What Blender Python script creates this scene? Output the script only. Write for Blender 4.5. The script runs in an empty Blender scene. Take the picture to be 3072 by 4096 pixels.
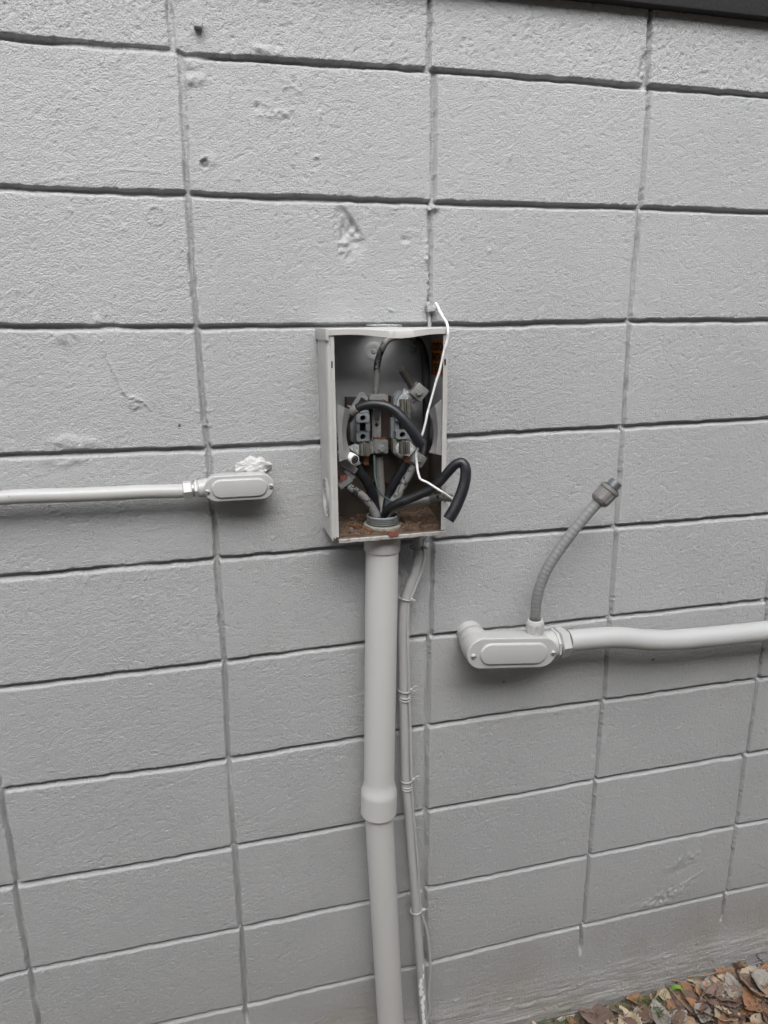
import bpy, bmesh, math, random
import numpy as np
from mathutils import Vector, Matrix, noise as mnoise

# ------------------------------------------------------------------ camera, world, sun
S = bpy.context.scene
COL = S.collection
PI = math.pi
CAM = Vector((-0.0094, -1.2751, -0.4027))
FPX = 2878.86                                   # focal length in pixels of the 3072x4096 frame
CR = Matrix(((0.96840019, -0.07091787, 0.23910608),
             (-0.2492729, -0.24445215, 0.93707319),
             (-0.00800524, -0.96706453, -0.25440542)))  # columns: right, down, forward
cd = bpy.data.cameras.new('camera'); cam = bpy.data.objects.new('camera', cd); COL.objects.link(cam)
cd.sensor_fit = 'VERTICAL'; cd.sensor_height = 24; cd.lens = FPX / 4096 * 24
cd.clip_start = 0.01; cd.clip_end = 500
m = Matrix(((CR[0][0], -CR[0][1], -CR[0][2], CAM[0]), (CR[1][0], -CR[1][1], -CR[1][2], CAM[1]),
            (CR[2][0], -CR[2][1], -CR[2][2], CAM[2]), (0, 0, 0, 1)))
cam.matrix_world = m
S.camera = cam
S.render.resolution_x = 768; S.render.resolution_y = 1024
S.view_settings.view_transform = 'Standard'; S.view_settings.look = 'None'
S.view_settings.exposure = 0.88; S.view_settings.gamma = 1

SUN_EL, SUN_AZ = math.radians(50), math.radians(187)      # azimuth from +Y, clockwise
w = bpy.data.worlds.new('World'); S.world = w; w.use_nodes = True
nt = w.node_tree; bg = nt.nodes['Background']
sky = nt.nodes.new('ShaderNodeTexSky'); sky.sky_type = 'NISHITA'; sky.sun_disc = False
sky.sun_elevation = SUN_EL; sky.sun_rotation = SUN_AZ; sky.air_density = 1.0; sky.dust_density = 4.0; sky.ozone_density = 1.0
hs = nt.nodes.new('ShaderNodeHueSaturation'); hs.inputs['Saturation'].default_value = 0.32   # cloud cover
nt.links.new(sky.outputs[0], hs.inputs['Color']); nt.links.new(hs.outputs[0], bg.inputs[0])
bg.inputs[1].default_value = 0.15
sl = bpy.data.lights.new('sun', 'SUN'); so = bpy.data.objects.new('sun', sl); COL.objects.link(so)
sl.energy = 1.3; sl.angle = math.radians(58); sl.color = (.985, .99, 1)
sd = Vector((math.sin(SUN_AZ) * math.cos(SUN_EL), math.cos(SUN_AZ) * math.cos(SUN_EL), math.sin(SUN_EL)))
so.rotation_euler = (-sd).to_track_quat('-Z', 'Y').to_euler(); so.location = (0, -3, 3)

rng = random.Random(7)

# ------------------------------------------------------------------ measuring helpers: photo pixel + depth off the wall -> point
def ray(px, py):
    return CR @ Vector(((px - 1536) / FPX, (py - 2048) / FPX, 1.0))
def A(px, py, d=0.0):
    r = ray(px, py); t = (-d - CAM.y) / r.y
    return CAM + r * t
def AZ(px, py, z):
    r = ray(px, py); return CAM + r * ((z - CAM.z) / r.z)
def K1(x, y, d): return A(1220 + x * .42194, 1260 + y * .42194, d)
def K2(x, y, d): return A(1220 + x * .42194, 1720 + y * .42194, d)
def K3(x, y, d): return A(1780 + x * .48222, 1850 + y * .48222, d)
def K4(x, y, d): return A(x * .72333, 1750 + y * .72333, d)

# ------------------------------------------------------------------ materials
def mat(name, col, rough=.5, metal=0., bump=0., bscale=200., var=0., vscale=12., col2=None, thr=None, crack=False, dist=.001, spec=.5, bump2=None):
    m = bpy.data.materials.new(name); m.use_nodes = True
    n, l = m.node_tree.nodes, m.node_tree.links
    b = n['Principled BSDF']; b.inputs['Roughness'].default_value = rough; b.inputs['Metallic'].default_value = metal
    b.inputs['Specular IOR Level'].default_value = spec
    tc = n.new('ShaderNodeTexCoord')
    c4 = (*col, 1)
    rgb = n.new('ShaderNodeRGB'); rgb.outputs[0].default_value = c4
    out = rgb.outputs[0]
    def noise(scale, detail=4, rough_=.55):
        t = n.new('ShaderNodeTexNoise'); t.inputs['Scale'].default_value = scale; t.inputs['Detail'].default_value = detail
        t.inputs['Roughness'].default_value = rough_; l.new(tc.outputs['Object'], t.inputs['Vector']); return t.outputs[0]
    if var:
        mr = n.new('ShaderNodeMapRange'); l.new(noise(vscale), mr.inputs[0])
        mr.inputs[1].default_value = .3; mr.inputs[2].default_value = .7
        mr.inputs[3].default_value = 1 - var; mr.inputs[4].default_value = 1 + var
        mx = n.new('ShaderNodeVectorMath'); mx.operation = 'SCALE'; l.new(out, mx.inputs[0]); l.new(mr.outputs[0], mx.inputs['Scale'])
        out = mx.outputs[0]
    if col2:
        mr = n.new('ShaderNodeMapRange')
        t = thr or (.5, .6, 30)
        l.new(noise(t[2], 6, .6), mr.inputs[0]); mr.inputs[1].default_value = t[0]; mr.inputs[2].default_value = t[1]
        mix = n.new('ShaderNodeMixRGB'); mix.inputs[2].default_value = (*col2, 1)
        l.new(mr.outputs[0], mix.inputs[0]); l.new(out, mix.inputs[1]); out = mix.outputs[0]
    if crack:
        v = n.new('ShaderNodeTexVoronoi'); v.feature = 'DISTANCE_TO_EDGE'; v.inputs['Scale'].default_value = 42
        dn = n.new('ShaderNodeTexNoise'); dn.inputs['Scale'].default_value = 120; l.new(tc.outputs['Object'], dn.inputs['Vector'])
        add = n.new('ShaderNodeVectorMath'); add.operation = 'MULTIPLY_ADD'; add.inputs[1].default_value = (.02, .02, .02)
        l.new(dn.outputs[1], add.inputs[0]); l.new(tc.outputs['Object'], add.inputs[2]); l.new(add.outputs[0], v.inputs['Vector'])
        mr = n.new('ShaderNodeMapRange'); l.new(v.outputs['Distance'], mr.inputs[0])
        mr.inputs[1].default_value = .045; mr.inputs[2].default_value = .075
        mk = n.new('ShaderNodeMapRange'); l.new(noise(38, 2), mk.inputs[0]); mk.inputs[1].default_value = .42; mk.inputs[2].default_value = .52
        mk.inputs[3].default_value = 1; mk.inputs[4].default_value = 0
        mm = n.new('ShaderNodeMath'); mm.operation = 'MAXIMUM'; l.new(mr.outputs[0], mm.inputs[0]); l.new(mk.outputs[0], mm.inputs[1])
        mix = n.new('ShaderNodeMixRGB'); mix.inputs[1].default_value = (.012, .012, .012, 1)
        l.new(mm.outputs[0], mix.inputs[0]); l.new(out, mix.inputs[2]); out = mix.outputs[0]
    l.new(out, b.inputs['Base Color'])
    if bump:
        bp = n.new('ShaderNodeBump'); bp.inputs['Strength'].default_value = bump; bp.inputs['Distance'].default_value = dist
        l.new(noise(bscale, 3), bp.inputs['Height']); nrm = bp.outputs[0]
        if bump2:
            b2 = n.new('ShaderNodeBump'); b2.inputs['Strength'].default_value = bump2[0]; b2.inputs['Distance'].default_value = bump2[2]
            l.new(noise(bump2[1], 2), b2.inputs['Height']); l.new(nrm, b2.inputs['Normal']); nrm = b2.outputs[0]
        l.new(nrm, b.inputs['Normal'])
    return m

WALLC = (.392, .398, .402)
M_wall = mat('block_wall_paint', WALLC, .36, bump=.95, bscale=400, dist=.0024, var=.05, vscale=2.2, bump2=(.3, 900, .0006))
M_pipe = mat('painted_conduit', (.41, .412, .408), .4, bump=.12, bscale=60, dist=.002, var=.03, vscale=20)
M_pvc = mat('painted_pvc', (.50, .497, .484), .42, bump=.05, bscale=40, dist=.002, var=.02, vscale=9)
M_cast = mat('painted_cast_metal', (.42, .42, .413), .33, bump=.3, bscale=420, dist=.0006, var=.02, vscale=30)
M_box = mat('painted_sheet_steel', (.44, .435, .42), .42, bump=.15, bscale=90, dist=.001, var=.06, vscale=25, col2=(.30, .295, .28), thr=(.62, .75, 60))
M_lip = mat('worn_sheet_edge', (.36, .35, .33), .5, var=.15, vscale=50, col2=(.2, .17, .14), thr=(.52, .66, 90), bump=.3, bscale=300, dist=.0008)
M_galv = mat('galvanised_interior', (.40, .405, .41), .40, .5, bump=.08, bscale=60, dist=.002, var=.12, vscale=16, col2=(.22, .185, .14), thr=(.55, .8, 14))
M_rustfloor = mat('rusty_floor_sheet', (.14, .11, .085), .8, .1, col2=(.09, .045, .025), thr=(.45, .65, 60), bump=.4, bscale=200)
M_alu = mat('dull_aluminium', (.33, .335, .33), .45, .55, bump=.3, bscale=300, dist=.0006, var=.12, vscale=120, col2=(.2, .18, .15), thr=(.6, .75, 110))
M_jaw = mat('oxidised_plated_clip', (.27, .26, .23), .45, .65, bump=.3, bscale=260, dist=.0006, var=.15, vscale=150, col2=(.16, .14, .1), thr=(.55, .7, 130))
M_whiteox = mat('white_oxidised_metal', (.36, .38, .385), .7, .25, bump=.6, bscale=400, dist=.001, col2=(.68, .70, .70), thr=(.45, .6, 160))
M_insul = mat('grey_insulator', (.19, .205, .215), .55, bump=.1, bscale=200, dist=.0008, var=.1, vscale=60, col2=(.16, .155, .15), thr=(.6, .8, 90))
M_dark = mat('dark_cavity', (.012, .012, .012), .9)
M_brown = mat('brown_phenolic_base', (.03, .018, .015), .55, var=.3, vscale=60)
M_blk = mat('black_cable_sheath', (.012, .013, .016), .42, bump=.15, bscale=150, dist=.001, var=.25, vscale=40, col2=(.03, .032, .036), thr=(.56, .72, 45))
M_crk = mat('cracked_painted_cable', (.165, .165, .162), .55, crack=True, bump=.25, bscale=200, dist=.001, var=.06, vscale=60)
M_tape = mat('grey_taped_cable', (.20, .197, .187), .6, bump=.4, bscale=90, dist=.0015, var=.1, vscale=70)
M_green = mat('green_grey_wire', (.075, .12, .115), .5, var=.1)
M_white = mat('white_wire_paint', (.68, .68, .67), .5, bump=.4, bscale=300, dist=.001, var=.03, col2=(.3, .3, .29), thr=(.68, .74, 140))
M_strand = mat('dark_wire_strands', (.07, .07, .07), .45, .6, var=.4, vscale=500, bump=.8, bscale=900)
M_rust = mat('orange_rust', (.15, .058, .026), .85, bump=.5, bscale=500, var=.3, vscale=200, col2=(.12, .035, .012), thr=(.45, .65, 300))
M_redtab = mat('red_rust_tab', (.17, .058, .042), .8, bump=.5, bscale=400, var=.25, vscale=150)
M_zinc = mat('zinc_washer', (.36, .38, .39), .4, .7, var=.15, vscale=120, col2=(.22, .16, .12), thr=(.6, .7, 200))
M_hub = mat('grey_pvc_hub', (.21, .22, .225), .5, var=.06, vscale=80)
M_nut = mat('weathered_locknut', (.25, .235, .20), .7, bump=.4, bscale=300, var=.12, vscale=90, col2=(.17, .13, .09), thr=(.55, .7, 120))
M_soil = mat('box_dirt', (.095, .062, .04), .95, bump=1, bscale=260, dist=.003, var=.35, vscale=150, col2=(.04, .026, .018), thr=(.5, .62, 90))
M_orange = mat('orange_sticker', (.95, .33, .02), .6, var=.12, vscale=60, col2=(.5, .16, .02), thr=(.6, .8, 70))
M_ink = mat('black_ink', (.01, .01, .01), .7)
M_flex = mat('grey_liquidtight_jacket', (.22, .226, .224), .42, var=.06, vscale=90)
M_gland = mat('grey_gland_nut', (.175, .17, .163), .5, bump=.15, bscale=300, dist=.0006, var=.06, vscale=90)
M_thread = mat('plated_thread', (.28, .295, .31), .35, .6, var=.08)
M_plaster = mat('white_patching', (.50, .50, .495), .6, bump=.9, bscale=180, dist=.002, var=.04)
M_soffit = mat('dark_board_paint', (.011, .0105, .0105), .7, bump=.4, bscale=140, dist=.002, var=.12, vscale=40)
M_chip = mat('peeled_paint_conduit', (.42, .418, .408), .45, bump=.4, bscale=160, dist=.0015, col2=(.78, .78, .76), thr=(.47, .5, 46))
M_soilg = mat('bare_soil', (.15, .12, .082), .95, bump=1, bscale=120, dist=.006, var=.25, vscale=50, col2=(.10, .075, .05), thr=(.48, .6, 26))
M_spill = mat('spilled_wall_paint', (.52, .50, .47), .7, bump=.6, bscale=120, dist=.002, var=.08, vscale=90, col2=(.3, .25, .2), thr=(.58, .68, 120))
M_grass = mat('green_grass', (.055, .10, .022), .6, var=.3, vscale=40)
M_twig = mat('dry_straw_twig', (.26, .19, .125), .8, bump=.5, bscale=400, var=.2, vscale=80)

def add_grime(m):
    n, l = m.node_tree.nodes, m.node_tree.links; b = n['Principled BSDF']; src = b.inputs['Base Color'].links[0].from_socket
    tc = n.new('ShaderNodeTexCoord'); sx = n.new('ShaderNodeSeparateXYZ'); l.new(tc.outputs['Object'], sx.inputs[0])
    t = n.new('ShaderNodeTexNoise'); t.inputs['Scale'].default_value = 5; t.inputs['Detail'].default_value = 9; t.inputs['Roughness'].default_value = .65; l.new(tc.outputs['Object'], t.inputs['Vector'])
    a = n.new('ShaderNodeMapRange'); a.inputs[1].default_value = -1.72; a.inputs[2].default_value = -2.10; a.inputs[3].default_value = 0; a.inputs[4].default_value = 1.0; l.new(sx.outputs['Z'], a.inputs[0])
    c = n.new('ShaderNodeMapRange'); c.inputs[1].default_value = .36; c.inputs[2].default_value = .64; c.inputs[3].default_value = 0; c.inputs[4].default_value = .75; l.new(t.outputs[0], c.inputs[0])
    mu = n.new('ShaderNodeMath'); mu.operation = 'MULTIPLY'; l.new(a.outputs[0], mu.inputs[0]); l.new(c.outputs[0], mu.inputs[1])
    mx = n.new('ShaderNodeMixRGB'); mx.inputs[2].default_value = (.25, .215, .16, 1); l.new(mu.outputs[0], mx.inputs[0]); l.new(src, mx.inputs[1]); l.new(mx.outputs[0], b.inputs['Base Color'])
add_grime(M_wall)
def add_grime_shade(m, z0, z1, col, scale):
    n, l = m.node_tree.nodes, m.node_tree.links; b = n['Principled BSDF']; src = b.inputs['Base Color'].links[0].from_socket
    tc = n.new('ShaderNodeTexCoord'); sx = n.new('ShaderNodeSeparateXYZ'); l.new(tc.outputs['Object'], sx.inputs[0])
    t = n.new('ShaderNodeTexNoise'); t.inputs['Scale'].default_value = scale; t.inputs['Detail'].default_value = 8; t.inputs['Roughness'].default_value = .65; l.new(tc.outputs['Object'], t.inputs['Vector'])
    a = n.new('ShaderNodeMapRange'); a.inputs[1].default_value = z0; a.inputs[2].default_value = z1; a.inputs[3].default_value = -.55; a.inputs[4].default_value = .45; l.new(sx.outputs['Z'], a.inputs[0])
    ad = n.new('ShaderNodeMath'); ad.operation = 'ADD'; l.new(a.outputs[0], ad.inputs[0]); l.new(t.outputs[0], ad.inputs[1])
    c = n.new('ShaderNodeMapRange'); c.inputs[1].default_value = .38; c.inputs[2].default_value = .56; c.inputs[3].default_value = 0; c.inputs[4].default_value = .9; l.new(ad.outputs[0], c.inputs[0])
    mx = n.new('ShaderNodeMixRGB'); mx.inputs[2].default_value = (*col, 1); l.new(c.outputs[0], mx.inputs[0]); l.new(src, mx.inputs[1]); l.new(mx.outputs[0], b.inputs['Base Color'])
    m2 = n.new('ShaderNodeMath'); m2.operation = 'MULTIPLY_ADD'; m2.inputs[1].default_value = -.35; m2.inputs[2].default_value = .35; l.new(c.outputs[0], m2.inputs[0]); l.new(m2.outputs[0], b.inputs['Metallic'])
add_grime_shade(M_galv, .23, .08, (.060, .045, .030), 26)  # brown grime low in the box, with the shade behind the cables painted in

# ------------------------------------------------------------------ object helpers
def empty(name, loc):
    o = bpy.data.objects.new(name, None); COL.objects.link(o); o.location = loc; o.empty_display_size = .02
    return o
def tag(o, label, cat, group=None, kind=None):
    if label: o['label'] = label
    if cat: o['category'] = cat
    if group: o['group'] = group
    if kind: o['kind'] = kind
    return o
def thing(name, loc, label, cat, group=None):
    return tag(empty(name, loc), label, cat, group)
def rootloc(o):
    while o.parent: o = o.parent
    return Vector(o.location)
def build(name, bm, mats, parent=None, loc=None, smooth=True, ang=40):
    """bmesh in scene coordinates -> one linked mesh object (origin at its thing's base)"""
    off = rootloc(parent) if parent else Vector(loc or (0, 0, 0))
    bmesh.ops.transform(bm, matrix=Matrix.Translation(-off), verts=bm.verts)
    me = bpy.data.meshes.new(name); bm.to_mesh(me); bm.free()
    for mm in (mats if isinstance(mats, (list, tuple)) else [mats]): me.materials.append(mm)
    o = bpy.data.objects.new(name, me); COL.objects.link(o)
    if parent: o.parent = parent
    else: o.location = off
    if smooth:
        me.polygons.foreach_set('use_smooth', [True] * len(me.polygons))
        bmm = bmesh.new(); bmm.from_mesh(me)
        for e in bmm.edges:
            if len(e.link_faces) == 2 and e.calc_face_angle(0) > math.radians(ang): e.smooth = False
        bmm.to_mesh(me); bmm.free()
    return o
def join(*bms):
    out = bmesh.new()
    for b in bms:
        me = bpy.data.meshes.new('t'); b.to_mesh(me); out.from_mesh(me); bpy.data.meshes.remove(me); b.free()
    return out
def setmat(bm, i, cond=None):
    for f in bm.faces:
        if cond is None or cond(f): f.material_index = i
    return bm
def frame(axis, up=Vector((0, 0, 1))):
    a = axis.normalized(); u = up - a * up.dot(a)
    if u.length < 1e-5: u = Vector((0, 1, 0)) - a * a.y
    u.normalize(); v = a.cross(u)
    return a, u, v
def box(c, sx, sy, sz, rot=0., bev=0., tilt=None):
    """box centred at c; rot turns it in the plane of the wall"""
    bm = bmesh.new(); bmesh.ops.create_cube(bm, size=1)
    bmesh.ops.scale(bm, vec=(sx, sy, sz), verts=bm.verts)
    if bev: bmesh.ops.bevel(bm, geom=bm.edges[:], offset=bev, segments=2, affect='EDGES', profile=.6)
    M = Matrix.Translation(c) @ Matrix.Rotation(rot, 4, 'Y')
    if tilt: M = M @ tilt
    bmesh.ops.transform(bm, matrix=M, verts=bm.verts)
    return bm
def bx(x0, x1, y0, y1, z0, z1, bev=0.):
    return box(Vector(((x0 + x1) / 2, (y0 + y1) / 2, (z0 + z1) / 2)), x1 - x0, y1 - y0, z1 - z0, 0, bev)
def catmull(P, n=8):
    P = [Vector(p) for p in P]
    Q = [P[0] * 2 - P[1]] + P + [P[-1] * 2 - P[-2]]
    out = []
    for i in range(1, len(Q) - 2):
        p0, p1, p2, p3 = Q[i - 1:i + 3]
        for k in range(n):
            t = k / n
            out.append(.5 * ((2 * p1) + (p2 - p0) * t + (2 * p0 - 5 * p1 + 4 * p2 - p3) * t * t + (3 * p1 - p0 - 3 * p2 + p3) * t ** 3))
    out.append(P[-1]); return out
def tube(P, r, seg=20, n=8, smooth=True, wob=0., caps=True, seed=0):
    """swept tube; r number or list (same length as P)"""
    if isinstance(r, (int, float)): r = [r] * len(P)
    if smooth and len(P) > 2:
        C = catmull(P, n); R = []
        for i in range(len(P) - 1):
            for k in range(n): R.append(r[i] + (r[i + 1] - r[i]) * k / n)
        R.append(r[-1])
    else: C = [Vector(p) for p in P]; R = list(r)
    bm = bmesh.new(); rings = []
    a, u, v = frame(C[1] - C[0], Vector((0.1, -1, 0.2)))
    for i, c in enumerate(C):
        t = (C[min(i + 1, len(C) - 1)] - C[max(i - 1, 0)]).normalized()
        u = (u - t * u.dot(t)).normalized(); v = t.cross(u)
        ring = []
        for k in range(seg):
            th = 2 * PI * k / seg
            rr = R[i]
            if wob: rr *= 1 + wob * mnoise.noise(Vector((math.cos(th) * 1.5 + seed, math.sin(th) * 1.5, i * .25)))
            ring.append(bm.verts.new(c + (u * math.cos(th) + v * math.sin(th)) * rr))
        rings.append(ring)
    for a_, b_ in zip(rings, rings[1:]):
        for k in range(seg): bm.faces.new((a_[k], a_[(k + 1) % seg], b_[(k + 1) % seg], b_[k]))
    if caps: bm.faces.new(rings[0][::-1]); bm.faces.new(rings[-1])
    return bm
def lathe(prof, o, axis, seg=32, poly=None, up=Vector((0, 0, 1)), caps=True, mod=None):
    """prof: list of (along, radius); poly: n sides (hexagon nuts)"""
    a, u, v = frame(Vector(axis), up); o = Vector(o)
    if poly: seg = poly
    bm = bmesh.new(); rings = []
    for (t, r) in prof:
        ring = []
        for k in range(seg):
            th = 2 * PI * (k + (.5 if poly else 0)) / seg
            rr = r * (mod(th, t) if mod else 1)
            ring.append(bm.verts.new(o + a * t + (u * math.cos(th) + v * math.sin(th)) * rr))
        rings.append(ring)
    for a_, b_ in zip(rings, rings[1:]):
        for k in range(seg): bm.faces.new((a_[k], a_[(k + 1) % seg], b_[(k + 1) % seg], b_[k]))
    if caps: bm.faces.new(rings[0][::-1]); bm.faces.new(rings[-1])
    bmesh.ops.recalc_face_normals(bm, faces=bm.faces)
    return bm
def prism(pts, d0, d1, bev=0.):
    """polygon given as (x,z) pairs extruded from y=-d0 to y=-d1"""
    bm = bmesh.new()
    a = [bm.verts.new((p[0], -d0, p[1])) for p in pts]; b = [bm.verts.new((p[0], -d1, p[1])) for p in pts]
    n = len(pts)
    bm.faces.new(a); bm.faces.new(b[::-1])
    for i in range(n): bm.faces.new((a[i], b[i], b[(i + 1) % n], a[(i + 1) % n]))
    bmesh.ops.recalc_face_normals(bm, faces=bm.faces)
    if bev: bmesh.ops.bevel(bm, geom=bm.edges[:], offset=bev, segments=2, affect='EDGES')
    return bm
def kp(pts, which, d):
    """photo-zoom outline -> (x,z) outline at distance d from the wall"""
    r = []
    for x, y in pts:
        p = which(x, y, d); r.append((p.x, p.z))
    return r
def block_hole(c, w, h, dep, r, hole, rot=0.):
    """block with a round hole in its front face (front face at c, facing -Y)"""
    N = 24; bm = bmesh.new(); sq = []; ci = []; cb = []; bk = []
    for k in range(N):
        th = 2 * PI * (k + .5) / N; x, z = math.cos(th), math.sin(th); s = 1 / max(abs(x), abs(z))
        # snap the perimeter samples nearest the corners to the corners
        sx, sz = x * s * w / 2, z * s * h / 2
        sq.append(bm.verts.new((sx, 0, sz))); bk.append(bm.verts.new((sx, dep, sz)))
        ci.append(bm.verts.new((x * r, 0, z * r))); cb.append(bm.verts.new((x * r * .96, hole, z * r * .96)))
    for k in range(N):
        j = (k + 1) % N
        bm.faces.new((sq[k], sq[j], ci[j], ci[k])); bm.faces.new((ci[k], ci[j], cb[j], cb[k])); bm.faces.new((bk[k], bk[j], sq[j], sq[k]))
    f = bm.faces.new(cb); f.material_index = 1
    bm.faces.new(bk[::-1])
    bmesh.ops.recalc_face_normals(bm, faces=bm.faces)
    bmesh.ops.transform(bm, matrix=Matrix.Translation(c) @ Matrix.Rotation(rot, 4, 'Y'), verts=bm.verts)
    return bm

# ------------------------------------------------------------------ numpy value noise
_T = np.random.RandomState(3).rand(512, 512).astype(np.float32) * 2 - 1
def vn(x, z, sx, sz=None, off=0):
    sz = sz or sx
    X = x * sx + off * 17.3 + 211; Z = z * sz + off * 9.1 + 157
    xi = np.floor(X).astype(int); zi = np.floor(Z).astype(int); fx = X - xi; fz = Z - zi
    fx = fx * fx * (3 - 2 * fx); fz = fz * fz * (3 - 2 * fz)
    a = _T[xi % 512, zi % 512]; b = _T[(xi + 1) % 512, zi % 512]; c = _T[xi % 512, (zi + 1) % 512]; d = _T[(xi + 1) % 512, (zi + 1) % 512]
    return (a * (1 - fx) + b * fx) * (1 - fz) + (c * (1 - fx) + d * fx) * fz
def sstep(a, b, x):
    t = np.clip((x - a) / (b - a), 0, 1); return t * t * (3 - 2 * t)

# ------------------------------------------------------------------ the block building: wall (relief of blocks, joints, scars) and soffit
HJ = {  # horizontal joints, photo pixels along each
 0: [(0, 145), (432, 185), (691, 204), (741, 222), (1024, 237), (1456, 265), (1709, 281), (2048, 307), (2554, 346), (3072, 384)],
 1: [(0, 754), (370, 765), (734, 778), (1024, 790), (1703, 812), (2048, 822), (2560, 833), (3072, 852)],
 2: [(0, 1308), (200, 1312), (782, 1310), (1200, 1305), (2000, 1301), (2511, 1286), (3072, 1282)],
 3: [(0, 1827), (200, 1820), (832, 1795), (1200, 1779), (1796, 1750), (2048, 1734), (2486, 1709), (3072, 1677)],
 4: [(0, 2313), (852, 2239), (1024, 2224), (1730, 2164), (2048, 2139), (2449, 2110), (3072, 2060)],
 5: [(0, 2755), (889, 2650), (1350, 2588), (1711, 2547), (1825, 2534), (2171, 2502), (2431, 2471), (3072, 2401)],
 6: [(18, 3161), (741, 3065), (913, 3038), (1454, 2953), (1695, 2908), (2048, 2854), (2400, 2807), (3029, 2718)],
 7: [(0, 3553), (74, 3541), (617, 3449), (951, 3384), (1350, 3315), (1695, 3248), (2048, 3186), (2375, 3124), (3072, 3005)],
 8: [(0, 3911), (133, 3877), (525, 3800), (963, 3714), (1350, 3633), (1695, 3560), (2048, 3489), (2350, 3424), (2937, 3307), (3072, 3282)],
 9: [(679, 4090), (975, 4026), (1350, 3935), (1495, 3904), (1706, 3856), (2048, 3769), (2344, 3698), (2894, 3575), (3072, 3535)]}
VJ = {  # vertical joints: per row (0 = above joint 0): top and bottom photo pixels
 -1: {7: ((6, 3177), (65, 3529)), 8: ((59, 3560), (117, 3874)), 9: ((123, 3899), (154, 4096))},
 0: {0: ((676, 12), (690, 185)), 1: ((725, 235), (750, 741)), 2: ((751, 802), (785, 1296)), 3: ((786, 1318), (829, 1782)), 4: ((833, 1812), (867, 2221)),
     5: ((867, 2250), (898, 2640)), 6: ((900, 2670), (914, 3030)), 7: ((918, 3060), (935, 3362)), 8: ((941, 3410), (961, 3701)), 9: ((967, 3735), (981, 3992)), 10: ((982, 4040), (988, 4096))},
 1: {0: ((1721, 0), (1714, 272)), 1: ((1737, 309), (1734, 784)), 2: ((1721, 827), (1719, 1290)), 3: ((1722, 1325), (1726, 1740)), 4: ((1728, 1770), (1728, 2150)),
     5: ((1728, 2185), (1725, 2525)), 6: ((1715, 2572), (1711, 2889)), 7: ((1708, 2927), (1704, 3225)), 8: ((1708, 3256), (1702, 3545)), 9: ((1701, 3576), (1704, 3841))},
 2: {0: ((2603, 37), (2588, 333)), 1: ((2597, 370), (2563, 821)), 2: ((2557, 846), (2520, 1271)), 3: ((2517, 1302), (2494, 1697)), 4: ((2489, 1752), (2468, 2085)),
     5: ((2465, 2122), (2443, 2455)), 6: ((2436, 2492), (2418, 2789)), 7: ((2409, 2820), (2384, 3115)), 8: ((2381, 3140), (2360, 3411)), 9: ((2357, 3436), (2335, 3689)), 10: ((2326, 3714), (2321, 3813))},
 3: {6: ((3070, 2418), (3039, 2702)), 7: ((3029, 2727), (2992, 3005)), 8: ((2974, 3072), (2949, 3288)), 9: ((2943, 3319), (2909, 3560)), 10: ((2900, 3578), (2884, 3683))}}
GZ0 = -2.07
def ground_z(x, y):
    return GZ0 - .012 + .008 * mnoise.noise(Vector((x * 6, y * 6, 0))) + .007 * mnoise.noise(Vector((x * 17, y * 17, 3)))

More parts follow.
